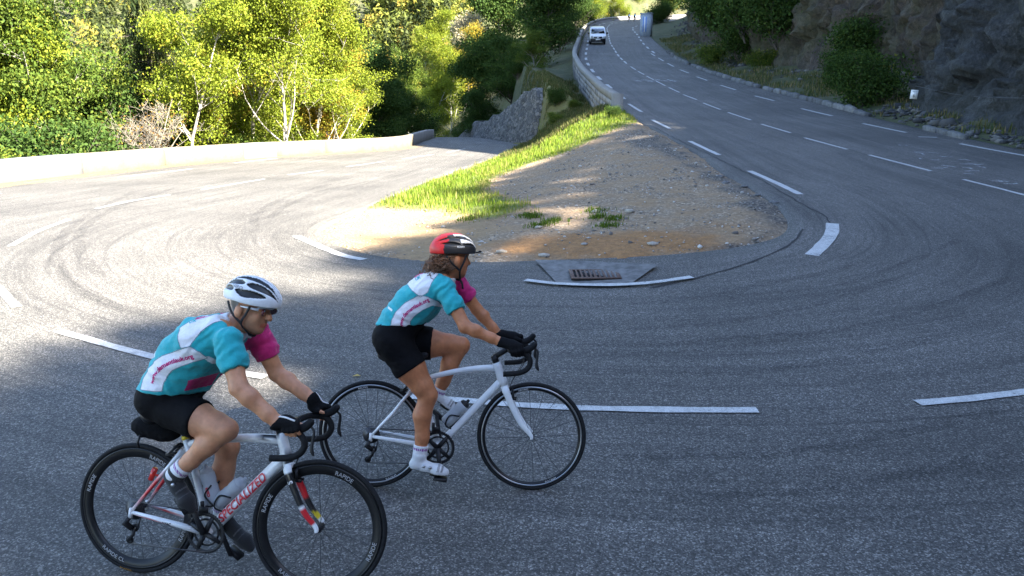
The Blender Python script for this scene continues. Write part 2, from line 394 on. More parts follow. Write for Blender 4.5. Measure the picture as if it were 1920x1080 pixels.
ob('gravel_island', mesh_np('gravel_island', np.c_[ipk, izk], q, True, M_isl, attr=dict(rust=rust, sand=sand, crumb=crumb, grass=gmask)), kind='structure')
from mathutils.kdtree import KDTree
def isl_z(P):
    i = np.clip(np.round((P[:, 0]+5)/.085).astype(int), 0, len(ix)-1); j = np.clip(np.round((P[:, 1]-9.4)/.085).astype(int), 0, len(iy)-1)
    return iz[idx[i, j]]
# loose stones on the gravel
def ico():
    t = (1+5**.5)/2
    v = np.array([(-1, t, 0), (1, t, 0), (-1, -t, 0), (1, -t, 0), (0, -1, t), (0, 1, t), (0, -1, -t), (0, 1, -t), (t, 0, -1), (t, 0, 1), (-t, 0, -1), (-t, 0, 1)], float)
    v /= np.linalg.norm(v, axis=1)[:, None]
    f = np.array([(0, 11, 5), (0, 5, 1), (0, 1, 7), (0, 7, 10), (0, 10, 11), (1, 5, 9), (5, 11, 4), (11, 10, 2), (10, 7, 6), (7, 1, 8), (3, 9, 4), (3, 4, 2), (3, 2, 6), (3, 6, 8), (3, 8, 9), (4, 9, 5), (2, 4, 11), (6, 2, 10), (8, 6, 7), (9, 8, 1)])
    return v, f
ICV, ICF = ico()
def scatter_stones(name, P, size, mat, **kw):
    N = len(P); V = ICV[None]*(1+rng.normal(0, .16, (N, 12, 1)))
    sc = size[:, None, None]*rng.uniform(.6, 1.3, (N, 1, 3))*np.array([1, 1, .6])
    a = rng.uniform(0, 6.28, N); V = V*sc
    X = V[..., 0]*np.cos(a)[:, None]-V[..., 1]*np.sin(a)[:, None]; Y = V[..., 0]*np.sin(a)[:, None]+V[..., 1]*np.cos(a)[:, None]
    V = np.stack([X, Y, V[..., 2]], -1) + P[:, None]
    F = ICF[None] + (np.arange(N)*12)[:, None, None]
    tone = np.repeat(rng.uniform(0, 1, N), 12)
    return ob(name, mesh_np(name, V.reshape(-1, 3), F.reshape(-1, 3), False, mat, attr=dict(tone=tone)), **kw)
def tone_mat(name, stops, rough=.9):
    m, n, l, b = mat_new(name); t = n.new('ShaderNodeAttribute'); t.attribute_name = 'tone'
    r = ramp_node(n, l, t.outputs['Fac'], stops); l.new(r.outputs[0], b.inputs['Base Color']); b.inputs['Roughness'].default_value = rough; return m
M_stone = tone_mat('pebbles', [(0, (.10, .09, .085)), (.5, (.24, .22, .20)), (.85, (.38, .36, .33)), (1, (.55, .53, .5))])
c_ = rng.uniform([-3.5, 10.2], [5, 34], (42000, 2)); s_ = seg_sd(c_, isl_poly); g_ = seg_sd(c_, grass_pl)
ok = (s_ > .02) & (g_ < -.05) & (rng.uniform(size=len(c_)) < np.where(c_[:, 0] > 1, .8, .4))
pc_ = perlin(P3(c_[:, 0]*.9, c_[:, 1]*.9, 6)); ok &= rng.uniform(size=len(c_)) < np.clip(.35+1.6*pc_, .05, 1); c_ = c_[ok][:7000]; sz = .009*np.exp(rng.normal(0, .6, len(c_))); sz = np.clip(sz, .005, .05)
scatter_stones('pebbles', np.c_[c_, isl_z(c_)+sz*.2], sz, M_stone, kind='stuff', label='loose grey pebbles scattered over the gravel island', cat='pebbles')
# broken asphalt lumps at the edge
e_ = hits([(1205, 250), (1230, 258), (1255, 272), (1285, 300), (1330, 325), (1350, 333), (1362, 345), (1395, 352), (1420, 368), (1448, 380), (1180, 402), (1120, 400), (1225, 462), (940, 478), (1020, 480), (1010, 432)])
lumps = []
for k, q_ in enumerate(e_):
    N = 1; v = ICV*(1+rng.normal(0, .22, (12, 1)))*rng.uniform(.045, .10)*np.array([1.3, 1, .45])
    zz = isl_z(q_[None, :2])[0]
    far_ = k < 10
    lump = mesh_np('asphalt_lump' if far_ else 'stone', v, ICF, False, plain('lump_grey', (.13, .13, .135), .95, var=.4, scale=30, bump=.4) if far_ else plain('stone_tan', (.36, .32, .27), .95, var=.3, scale=30, bump=.4))
    o = ob('asphalt_lump' if far_ else 'loose_stone', lump, label='broken grey asphalt lump on the crumbled edge of the upper lane' if far_ else 'small pale stone lying loose on the gravel island', cat='rubble' if far_ else 'stone', group='asphalt lumps on the crumbled edge' if far_ else 'pale stones on the gravel')
    o.location = (q_[0], q_[1], zz+.01); o.rotation_euler = (0, 0, rng.uniform(0, 6))
# ------------------------------------------------------------------ grass blades
def blades(name, P, hgt, wid_, mat, tone, lean=.5, **kw):
    N = len(P); a = rng.uniform(0, 6.28, N); d = np.stack([np.cos(a), np.sin(a), 0*a], 1); s = np.stack([-np.sin(a), np.cos(a), 0*a], 1)
    ln = rng.uniform(.1, lean, N)[:, None]*hgt[:, None]; up = np.array([0, 0, 1.])
    b0 = P - s*wid_[:, None]/2; b1 = P + s*wid_[:, None]/2
    m0 = P + up*hgt[:, None]*.55 + d*ln*.35; m1 = m0 + s*wid_[:, None]*.35; m0 = m0 - s*wid_[:, None]*.35
    tp = P + up*hgt[:, None]*(1-.25*ln/hgt[:, None]) + d*ln
    V = np.stack([b0, b1, m1, m0, tp], 1).reshape(-1, 3); o = np.arange(N)*5
    return ob(name, mesh_np(name, V, [np.stack([o, o+1, o+2, o+3], 1), np.stack([o+3, o+2, o+4], 1)], True, mat, attr=dict(tone=np.repeat(tone, 5))), **kw)
def leaf_mat(name, stops, trans=.35, rough=.75):
    m, n, l, b = mat_new(name); t = n.new('ShaderNodeAttribute'); t.attribute_name = 'tone'
    r = ramp_node(n, l, t.outputs['Fac'], stops); l.new(r.outputs[0], b.inputs['Base Color']); b.inputs['Roughness'].default_value = rough
    b.inputs['Specular IOR Level'].default_value = .15
    tr = n.new('ShaderNodeBsdfTranslucent'); mx = n.new('ShaderNodeMixShader'); mx.inputs[0].default_value = trans
    l.new(r.outputs[0], tr.inputs[0]); l.new(b.outputs[0], mx.inputs[1]); l.new(tr.outputs[0], mx.inputs[2]); l.new(mx.outputs[0], n['Material Output'].inputs[0]); return m
M_grass = leaf_mat('grass_blades', [(0, (.06, .10, .012)), (.5, (.12, .19, .018)), (.85, (.21, .26, .03)), (1, (.29, .26, .09))])
M_dry = leaf_mat('dry_grass', [(0, (.04, .07, .018)), (.4, (.09, .11, .03)), (.75, (.17, .14, .055)), (1, (.30, .23, .12))])
lo_, hi_ = grass_pl.min(0)-.6, grass_pl.max(0)+.6
c_ = rng.uniform(lo_, hi_, (330000, 2))
f_ = seg_sd(c_, grass_pl) + fbm(P3(c_[:, 0]*1.1, c_[:, 1]*1.1, 1), 4)*.35 + rng.normal(0, .08, len(c_))
dens = np.clip(12/c_[:, 1], .25, 1)
tuft = perlin(P3(c_[:, 0]*2.2, c_[:, 1]*2.2, 4))
ok = (f_ > -.25) & (rng.uniform(size=len(c_)) < dens*np.clip(.75+tuft, .12, 1)*sstep(-.25, .45, f_)) & (seg_sd(c_, isl_poly) > -.03); c_ = c_[ok][:62000]; tuft = tuft[ok][:62000]
hgt = rng.uniform(.025, .16, len(c_))*rng.uniform(.5, 1.2, len(c_))*(1+.6*np.clip(tuft, -.5, 1)); hgt *= 1+sstep(.4, 1.2, seg_sd(c_, grass_pl))*.5
blades('grass', np.c_[c_, isl_z(c_)-.01], hgt, .008+.00045*c_[:, 1], M_grass, np.clip(rng.normal(.55, .24, len(c_))+.25*tuft+.35*np.clip(perlin(P3(c_[:, 0]*.7, c_[:, 1]*.7, 12)), -.3, 1)+.3*(1-sstep(0, .5, seg_sd(c_, grass_pl))), 0, 1), kind='stuff', label='bright green grass strip between the gravel and the lower road', cat='grass')
c_ = rng.uniform([-.5, 33.5], [4.85, 62], (70000, 2)); ok = (c_[:, 0] > xa(c_[:, 1])+.25+1.3*sstep(46, 49, c_[:, 1])) & (c_[:, 0] < xb(c_[:, 1])-.5) & (perlin(P3(c_[:, 0]*.8, c_[:, 1]*.8, 8)) > -.12); c_ = c_[ok][:34000]
blades('bank_grass', np.c_[c_, np.where(c_[:, 1] < 52.5, isl_z(c_), G(c_[:, 0], c_[:, 1]))-.02], rng.uniform(.08, .32, len(c_)), np.full(len(c_), .035), M_dry, np.clip(rng.normal(.45, .25, len(c_)), 0, 1), kind='stuff', label='dry mixed grass on the bank below the upper parapet', cat='grass')
# verge under the cliff
c_ = rng.uniform([14.6, 20], [26, 100], (60000, 2)); O_ = xo(c_[:, 1]); ok = (c_[:, 0] > O_+.5) & (c_[:, 0] < O_+6) & (perlin(P3(c_[:, 0]*.5, c_[:, 1]*.3, 2)) > -.1); c_ = c_[ok][:16000]
blades('verge_grass', np.c_[c_, G(c_[:, 0], c_[:, 1])], rng.uniform(.08, .35, len(c_)), np.full(len(c_), .04), M_dry, np.clip(rng.normal(.5, .28, len(c_)), 0, 1), kind='stuff', label='dry grass on the verge at the foot of the cliff', cat='grass')
# weed tufts on the gravel
wds = []
for px_, py_, s_ in ((990, 407, .2), (1010, 428, .22), (1140, 428, .2), (1115, 400, .2), (1035, 420, .25), (1120, 412, .16), (1150, 415, .16), (880, 415, .25), (1000, 410, .16)):
    q_ = hit(px_, py_); N = 160; c_ = q_[:2] + rng.normal(0, s_*.5, (N, 2))
    wds.append(c_)
c_ = np.concatenate(wds); N = len(c_); blades('weeds', np.c_[c_, isl_z(c_)], rng.uniform(.03, .10, N), np.full(N, .014), M_grass, np.clip(rng.normal(.3, .2, N), 0, 1), .9, kind='stuff', label='low green weeds scattered over the gravel island', cat='weeds')
# ------------------------------------------------------------------ painted markings
def paint_mat():
    m, n, l, b = mat_new('road_paint'); tc = n.new('ShaderNodeTexCoord'); t = noise_node(n, l, 14, 8, .75, tc.outputs['Object']); t2 = noise_node(n, l, 90, 3, .7, tc.outputs['Object'])
    r = ramp_node(n, l, t.outputs[0], [(.30, (.34, .34, .335)), (.5, (.54, .54, .53)), (.7, (.66, .66, .645))]); r2 = ramp_node(n, l, t2.outputs[0], [(.35, .62), (.6, 1.0)])
    l.new(mix_node(n, l, 1.0, r.outputs[0], r2.outputs[0], 'MULTIPLY'), b.inputs['Base Color']); b.inputs['Roughness'].default_value = .7; bump_node(n, l, t2.outputs[0], b, .4, .003)
    t4 = noise_node(n, l, 45, 8, .8, tc.outputs['Object']); t5 = noise_node(n, l, 2.2, 4, .6, tc.outputs['Object']); ad = n.new('ShaderNodeMath'); ad.operation = 'MULTIPLY_ADD'; l.new(t5.outputs[0], ad.inputs[0]); ad.inputs[1].default_value = .55; l.new(t4.outputs[0], ad.inputs[2])
    r5 = ramp_node(n, l, ad.outputs[0], [(.55, 0), (.68, 1)]); l.new(r5.outputs[0], b.inputs['Alpha']); return m
M_paint = paint_mat()
def worn_paint():
    m, n, l, b = mat_new('worn_paint'); tc = n.new('ShaderNodeTexCoord'); t = noise_node(n, l, 35, 6, .8, tc.outputs['Object'])
    r = ramp_node(n, l, t.outputs[0], [(.44, 0), (.56, 1)]); b.inputs['Base Color'].default_value = (.55, .56, .57, 1); b.inputs['Roughness'].default_value = .8
    l.new(r.outputs[0], b.inputs['Alpha']); return m
M_worn = worn_paint()
def strip(P, w, zo=.009, jag=0):
    P = even(resample(np.asarray(P)[:, :2], max(8, 12*len(P))) if len(P) > 2 else np.asarray(P)[:, :2], .22)
    T = np.gradient(P, axis=0); T /= np.linalg.norm(T, axis=1)[:, None]; Nn = np.stack([-T[:, 1], T[:, 0]], 1)
    n = len(P); wv = np.broadcast_to(w, (n,))[:, None]
    A = P-Nn*wv/2; B = P+Nn*wv/2
    if jag: A = A + Nn*rng.normal(0, jag, (n, 1)); B = B + Nn*rng.normal(0, jag, (n, 1))
    Q = np.stack([A, (A+B)/2, B], 1); z = G(Q[..., 0], Q[..., 1])+zo
    V = np.concatenate([Q, z[..., None]], -1).reshape(-1, 3); i = np.arange(n-1)[:, None]*3+np.arange(2)[None]; i = i.ravel()
    return V, np.stack([i, i+3, i+4, i+1], 1)
def mark(pts, w, name='lane_marking', mat=None, jag=.004, zo=.009):
    V, F = strip(hits(pts), w, zo, jag); return ob(name, mesh_np(name, V, F, True, mat or M_paint), road)
cl = [[(-40, 505), (-6, 538), (32, 577)], [(20, 462), (70, 435), (130, 412)], [(180, 392), (248, 377), (318, 366)], [(378, 356), (496, 336)], [(540, 328), (605, 320)], [(650, 313), (720, 303)],
      [(755, 298), (812, 290)], [(838, 286), (872, 279)], [(110, 622), (275, 668), (400, 693), (498, 709)], [(770, 745), (1000, 763), (1200, 770), (1420, 772)], [(1720, 757), (1830, 748), (1950, 733), (2060, 714)],
      [(1960, 377), (1806, 337)], [(1745, 321), (1629.5, 291)], [(1589, 280.5), (1508.5, 258.7)], [(1482.7, 249.5), (1427, 233)], [(1408, 225.5), (1365, 211)], [(1351, 205.7), (1318.7, 193.5)], [(1306.5, 187.3), (1281, 177.6)], [(1274, 173.5), (1254, 164.3)],
      [(1247.6, 161), (1230, 152)], [(1226, 150), (1212, 142.7)], [(1207.7, 140), (1196, 133.7)], [(1192, 131), (1182, 125)]]
for q_ in cl: mark(q_, .10)
# centre line further up, every 4.33 m along the bend
cpts = resample(np.array([(9.5, 65.5), (10.1, 76), (10.9, 86.3), (11.6, 95), (14, 118), (15.7, 133), (18.5, 147.4), (23.5, 158.5), (30, 167)]), 200); cpts = even(cpts, .25); cs = arclen(cpts)
for d0 in np.arange(1, cs[-1]-3, 4.33):
    k = (cs >= d0) & (cs <= d0+3); V, F = strip(cpts[k], .15); ob('lane_marking', mesh_np('lane_marking', V, F, True, M_paint), road)
lw = .14
el = [[(555, 443), (600, 463), (640, 479), (682, 488)], [(985, 529), (1060, 537), (1170, 538), (1240, 532), (1297, 523)], [(1522, 480), (1548, 455), (1560, 437), (1560, 420)], [(1500, 365), (1450, 341), (1405, 321)], [(1348, 291), (1293, 265)], [(1256, 241.5), (1223, 225)], [(1203, 210), (1179, 195)],
      [(240, 331), (300, 324), (360, 317)], [(0, 363), (-60, 372)], [(440, 306), (520, 297)], [(1960, 299), (1880, 285), (1800, 270)], [(1757, 258), (1722, 257)], [(1699, 249), (1618, 232)], [(1560, 217.5), (1503, 204)], [(1451, 189), (1415, 180)], [(1379.4, 168.6), (1351, 160)], [(1326, 151), (1306, 144)],
      [(1291.5, 137), (1275, 131)], [(1263.4, 125), (1251.6, 119)], [(1244, 114.5), (1234.5, 109)], [(1228, 105), (1220.8, 100.6)]]
for i_, q_ in enumerate(el): mark(q_, .19 if i_ == 2 else (.10 if i_ == 1 else lw), zo=.03 if i_ == 1 else .009)
lp = resample(np.array([(5.6, 39.5), (5.75, 46), (6.0, 58.8), (6.7, 72.6), (8.5, 90.5), (11.6, 118), (15.9, 144), (21.5, 160)]), 200); lp = even(lp, .25); cs = arclen(lp)
for d0 in np.arange(0, cs[-1]-3, 6.3):
    k = (cs >= d0) & (cs <= d0+3); V, F = strip(lp[k], .22); ob('lane_marking', mesh_np('lane_marking', V, F, True, M_paint), road)
lp = resample(np.array([(13.0, 67), (13.9, 77), (15.1, 92), (17.3, 111.5), (19.6, 131), (24, 146)]), 120); lp = even(lp, .25); cs = arclen(lp)
for d0 in np.arange(12, cs[-1]-3, 6.3):
    k = (cs >= d0) & (cs <= d0+3); V, F = strip(lp[k], .22); ob('lane_marking', mesh_np('lane_marking', V, F, True, M_paint), road)
# faded scrawl painted across the upper road
for k in range(13):
    x_ = 1192+k*5.9; y_ = 151+1.3*math.sin(k*1.7); d_ = 3.4+1.2*math.sin(k*2.3)
    mark([(x_, y_-1.2*math.sin(k)), (x_+d_*.5, y_+1.0*math.cos(k*2)), (x_+d_, y_+.8*math.sin(k*3))], .16, 'painted_scrawl', M_worn)
for k in range(22):
    x_ = rng.uniform(1640, 1900); y_ = 262 + (x_-1640)*.22 + rng.uniform(0, 30); d_ = rng.uniform(8, 30)
    mark([(x_, y_), (x_+d_*.5, y_+rng.uniform(-1, 2)), (x_+d_, y_+rng.uniform(-1, 4))], .06, 'painted_scrawl', M_worn)
# tyre marks
def skid_mat():
    m, n, l, b = mat_new('tyre_rubber_mark'); tc = n.new('ShaderNodeTexCoord'); t = noise_node(n, l, 22, 6, .8, tc.outputs['Object'])
    r = ramp_node(n, l, t.outputs[0], [(.42, 0), (.80, .50)]); b.inputs['Base Color'].default_value = (.035, .035, .037, 1); b.inputs['Roughness'].default_value = .8; l.new(r.outputs[0], b.inputs['Alpha']); return m
M_skid = skid_mat()
for q_ in ([(620, 345), (560, 362), (505, 385), (478, 410), (480, 425)], [(690, 340), (600, 360), (540, 385), (500, 412)], [(250, 360), (170, 400), (120, 440), (105, 480), (130, 525), (230, 585)], [(330, 352), (230, 385), (160, 425), (150, 470), (190, 520)],
           [(700, 560), (1000, 575), (1300, 560), (1600, 500)], [(750, 600), (1050, 618), (1400, 600), (1700, 520)], [(1050, 660), (1350, 655), (1700, 590), (1900, 520)], [(1100, 700), (1400, 700), (1750, 640)], [(1150, 860), (1500, 850), (1880, 770)], [(1250, 940), (1600, 915), (1900, 850)], [(1350, 560), (1600, 530), (1800, 450)], [(900, 640), (1200, 650), (1500, 625)]):
    mark(q_, .18 if q_[0][0] < 700 else .11, 'tyre_mark', M_skid, .012, .005)
# crack along the old edge of the asphalt
def crack(pts, w=.03):
    h_ = hits(pts)[:, :2]; P = even(resample(h_, 80), .12); P = P + fbm(P3(P[:, 0]*3, P[:, 1]*3, 2), 3)[:, None]*.05
    V, F = strip(P, w, .0065, .006); return ob('crack', mesh_np('crack', V, F, True, M_crack), road)
M_crack = plain('crack_tar', (.03, .03, .031), .9)
crack([(1225, 238), (1270, 262), (1330, 290), (1390, 320), (1440, 345), (1490, 375), (1540, 402), (1560, 425)], .028)
crack([(1225, 540), (1300, 523), (1400, 495), (1480, 460), (1505, 430)], .028)
# ------------------------------------------------------------------ drain: concrete apron and cast-iron grate
M_conc = plain('concrete_apron', (.135, .133, .13), .9, var=.45, scale=9, bump=.5)
ap = hits([(1003, 493), (1233, 502), (1175, 540), (1048, 537)]); n_ = 14
u_ = np.linspace(0, 1, n_); UU, VV = np.meshgrid(u_, u_, indexing='ij')
AP = (ap[0][None, None]*((1-UU)*(1-VV))[..., None] + ap[1][None, None]*(UU*(1-VV))[..., None] + ap[2][None, None]*(UU*VV)[..., None] + ap[3][None, None]*((1-UU)*VV)[..., None])
AP[..., 2] = G(AP[..., 0], AP[..., 1]) + .012 + .03*(1-VV)
i_, j_ = np.meshgrid(np.arange(n_-1), np.arange(n_-1), indexing='ij'); a = (i_*n_+j_).ravel()
dr = empty('storm_drain', tuple(ap.mean(0)), label='rusty iron storm drain grate set in a concrete apron', cat='drain')
o = ob('apron', mesh_np('apron', AP.reshape(-1, 3)-ap.mean(0), np.stack([a, a+n_, a+n_+1, a+1], 1)[:, ::-1], True, M_conc), dr)
gq = hits([(1072, 511), (1158, 511), (1158, 528), (1072, 528)]).mean(0) - ap.mean(0); gq[2] = float(G(*(ap.mean(0)[:2]+gq[:2]))) - ap.mean(0)[2] + .034
M_rust = plain('cast_iron', (.13, .085, .07), .7, .3, var=.35, scale=40, bump=.3); M_void = plain('drain_void', (.006, .006, .007), .9)
b_ = MB(); gw, gd = .62, .46
b_.box(gq+np.array([0, 0, -.014]), (gw, gd, .012)); b_.build('pit', M_void, dr, False)
b_ = MB()
for s in (-1, 1): b_.box(gq+np.array([0, s*(gd/2-.015), 0]), (gw, .03, .022)); b_.box(gq+np.array([s*(gw/2-.015), 0, 0]), (.03, gd-.061, .022))
b_.box(gq, (.03, gd-.061, .02)); b_.build('frame', M_rust, dr, False)
for k in range(11):
    if k == 5: continue
    x_ = (k-5)*gw/11.2; b_ = MB(); b_.box((0, 0, 0), (.022, gd-.062, .02)); bo = b_.build('bar', M_rust, dr, False); bo.location = gq + np.array([x_, 0, .002]); bo.rotation_euler = (0, 0, 0)
# ================================================================== WALLS
def sweep(P, prof, zf=None, zadd=0, cap=True, jit=0):
    """P (n,2) path; prof closed list of (side, height) - side>0 is left of travel"""
    T = np.gradient(P, axis=0); T /= np.linalg.norm(T, axis=1)[:, None]; Nn = np.stack([-T[:, 1], T[:, 0]], 1)
    z0 = G(P[:, 0], P[:, 1]) if zf is None else zf(P); k = len(prof); n = len(P); V = []
    for i in range(n):
        for s, hh in prof: V.append([P[i, 0]+Nn[i, 0]*s, P[i, 1]+Nn[i, 1]*s, z0[i]+hh+zadd])
    V = np.array(V)
    if jit: V += fbm(V*1.7, 3)[:, None]*jit
    F = [[i*k+j, i*k+(j+1) % k, (i+1)*k+(j+1) % k, (i+1)*k+j] for i in range(n-1) for j in range(k)]
    fs = [np.array(F)]
    if cap: fs.append(np.array([list(range(k))[::-1], [(n-1)*k+j for j in range(k)]]))
    return V, fs
def conc_mat(name, c, c2, stain=(.30, .20, .10)):
    m, n, l, b = mat_new(name); tc = n.new('ShaderNodeTexCoord'); o_ = tc.outputs['Object']
    t = noise_node(n, l, 1.3, 8, .7, o_); t2 = noise_node(n, l, 22, 6, .7, o_); t3 = noise_node(n, l, .45, 4, .6, o_)
    r = ramp_node(n, l, t.outputs[0], [(.3, c), (.7, c2)]); r2 = ramp_node(n, l, t2.outputs[0], [(.3, .78), (.65, 1.1)]); r3 = ramp_node(n, l, t3.outputs[0], [(.60, 0), (.75, .55)])
    cc = mix_node(n, l, 1.0, r.outputs[0], r2.outputs[0], 'MULTIPLY'); cc = mix_node(n, l, r3.outputs[0], cc, stain)
    l.new(cc, b.inputs['Base Color']); b.inputs['Roughness'].default_value = .92; bump_node(n, l, t2.outputs[0], b, .5, .012); return m
M_cream = conc_mat('cream_render', (.145, .122, .080), (.205, .178, .125), (.13, .085, .04)); M_greyw = conc_mat('grey_cement', (.115, .12, .125), (.155, .16, .165), (.12, .12, .12)); M_whitew = conc_mat('white_patch', (.32, .305, .265), (.37, .35, .30), (.34, .29, .22))
M_cap = conc_mat('concrete_cap', (.19, .18, .16), (.27, .26, .235), (.2, .18, .15)); M_dkw = conc_mat('weathered_concrete', (.20, .195, .18), (.30, .29, .27), (.12, .11, .09))
pl_ = np.array([(-6.4, 1.6), (-9.4, 3.3), (-12.0, 6), (-13.9, 10), (-14.7, 15), (-14.8, 20.5), (-14.2, 26), (-13.2, 31.2), (-11.3, 36.3), (-8.6, 40.6), (-7.1, 43.4), (-6.45, 47), (-6.4, 49.3)])
pp_ = even(resample(pl_, 300), .35)
prof_w = [(-.17, -.5), (.17, -.5), (.17, .60), (.14, .66), (-.14, .66), (-.17, .60)]
par = empty('parapet_wall', tuple(np.r_[pp_[60], G(*pp_[60])]), label='low cream rendered parapet along the outer edge of the lower bend', cat='wall')
r0 = np.array([par.location.x, par.location.y, par.location.z])
def pxcol(P): return 960 + FPX*P[:, 0]/(P[:, 1]*math.cos(PITCH)+ (CAM_H-.3)*math.sin(PITCH))
pxs = pxcol(pp_)
cuts = [0] + [int(np.argmin(np.abs(pxs-x_)+1e3*(pp_[:, 1] < 15))) for x_ in (140, 300, 455, 512, 600, 690)] + [len(pp_)-1]
for a_, b_, mt in zip(cuts[:-1], cuts[1:], (M_greyw, M_cream, M_cream, M_whitew, M_cream, M_cream, M_cream)):
    V, F = sweep(pp_[a_:b_+1], prof_w, jit=.012); ob('wall_segment', mesh_np('wall_segment', V-r0, F, False, mt), par)
pd = even(resample(np.array([(-6.4, 49.33), (-6.55, 56), (-6.8, 66), (-7.4, 71), (-9.0, 78), (-14, 88.5)]), 80), .5)
V, F = sweep(pd, [(-.17, -.5), (.17, -.5), (.17, .62), (.14, .68), (-.14, .68), (-.17, .62)], jit=.012)
w2 = ob('parapet_wall', mesh_np('parapet_wall', V, F, False, M_dkw), label='taller grey parapet in shade on the straight lower road', cat='wall')
M_grit = worn_paint(); M_grit.name = 'blown_grit'; M_grit.node_tree.nodes['Principled BSDF'].inputs['Base Color'].default_value = (.26, .20, .12, 1)
for nm_, of_, wd_ in (('grit', .45, .55), ('grit', .95, .35)):
    T_ = np.gradient(pp_, axis=0); T_ /= np.linalg.norm(T_, axis=1)[:, None]; V, F = strip(pp_[20:]+np.stack([T_[20:, 1], -T_[20:, 0]], 1)*of_, wd_, .006, .05); ob(nm_, mesh_np(nm_, V, F, True, M_grit), road, kind='stuff')
# upper parapet: concrete cap on a coursed stone base
pu = even(resample(np.array([(4.62, 34.9), (4.55, 40), (4.68, 46), (4.95, 58.8), (5.65, 72.6), (7.45, 90.5), (10.5, 118.5), (14.9, 145.6), (20.8, 163.8), (31.5, 177), (48, 187)]), 400), .5)
zpu = lambda P: zR(P[:, 1])
up_ = empty('upper_parapet', (4.62, 34.9, float(zR(34.9))), label='concrete capped stone parapet along the valley edge of the upper road', cat='wall'); r0 = np.array(up_.location)
V, F = sweep(pu, [(-.19, .34), (.19, .34), (.19, .62), (.15, .66), (-.15, .66), (-.19, .62)], zpu, jit=.01); ob('cap', mesh_np('cap', V-r0, F, False, M_cap), up_)
M_core = plain('mortar', (.13, .125, .12), .95, var=.3, scale=8, bump=.4)
V, F = sweep(pu, [(-.15, -1.6), (.15, -1.6), (.15, .345), (-.15, .345)], zpu); ob('mortar_core', mesh_np('mortar_core', V-r0, F, False, M_core), up_)
M_blk = [plain('stone_block', c, .92, var=.35, scale=12, bump=.5) for c in ((.23, .22, .21), (.29, .275, .25), (.18, .18, .18))]
blk_me = []
for k in range(5):
    b_ = MB(); b_.box((0, 0, 0), (.44, .10, .27)); V = np.concatenate(b_.v); V += rng.normal(0, .013, V.shape)
    blk_me.append(mesh_np('stone_block', V, np.array(b_.f[4]), False, M_blk[k % 3]))
s_ = arclen(pu); cnt = 0
for row in range(4):
    d_ = .12 + (row % 2)*.22
    while d_ < min(s_[-1]-.3, [30, 30, 26, 20][row]):
        i = np.searchsorted(s_, d_)-1; t_ = (pu[i+1]-pu[i])/np.linalg.norm(pu[i+1]-pu[i]); q_ = pu[i]+t_*(d_-s_[i]); n_ = np.array([-t_[1], t_[0]])
        p_ = q_+n_*.15
        o = bpy.data.objects.new('stone_block', blk_me[rng.integers(5)]); col.objects.link(o); o.parent = up_
        o.location = np.r_[p_, zR(q_[1])+.20-.29*row] - r0; o.rotation_euler = (math.atan2(float(zR(q_[1]+1)-zR(q_[1])), 1)*0, -math.atan(float(zR(q_[1]+1)-zR(q_[1]))), math.atan2(t_[1], t_[0])); cnt += 1
        d_ += .465
# end pier of the parapet
b_ = MB(); b_.box((-.0, -.22, -.35), (.46, .46, 2.0)); o = b_.build('end_pier', M_cap, up_, False)
# retaining wall of the bank
rw = even(resample(np.array([(.95, 48.6), (.45, 51.5), (-.3, 54), (-1.1, 57), (-2.0, 60.5), (-2.9, 65), (-3.7, 70)]), 90), .25); sR = arclen(rw)/arclen(rw)[-1]
T = np.gradient(rw, axis=0); T /= np.linalg.norm(T, axis=1)[:, None]; Nr = np.stack([T[:, 1], -T[:, 0]], 1)
nh = 26; V = []
hh_ = np.interp(sR, [0, .06, .2, .4, .7, 1], [2.7, 3.5, 3.3, 2.2, 1.5, 1.1]) + .25*perlin(P3(sR*9, 0, 4))
for i in range(len(rw)):
    for j in range(nh):
        v = j/(nh-1); z = G(*rw[i]) - .3 + (hh_[i]+.3)*v; p = rw[i] + Nr[i]*(v*.75); V.append([p[0], p[1], z])
    p = rw[i]+Nr[i]*1.7; V.append([p[0], p[1], G(*rw[i])+hh_[i]-.05])
V = np.array(V); V[:, :2] += (fbm(V*2.6, 3)*.10)[:, None]*np.repeat(Nr, nh+1, 0); K = nh+1
ii, jj = np.meshgrid(np.arange(len(rw)-1), np.arange(K-1), indexing='ij'); a = (ii*K+jj).ravel()
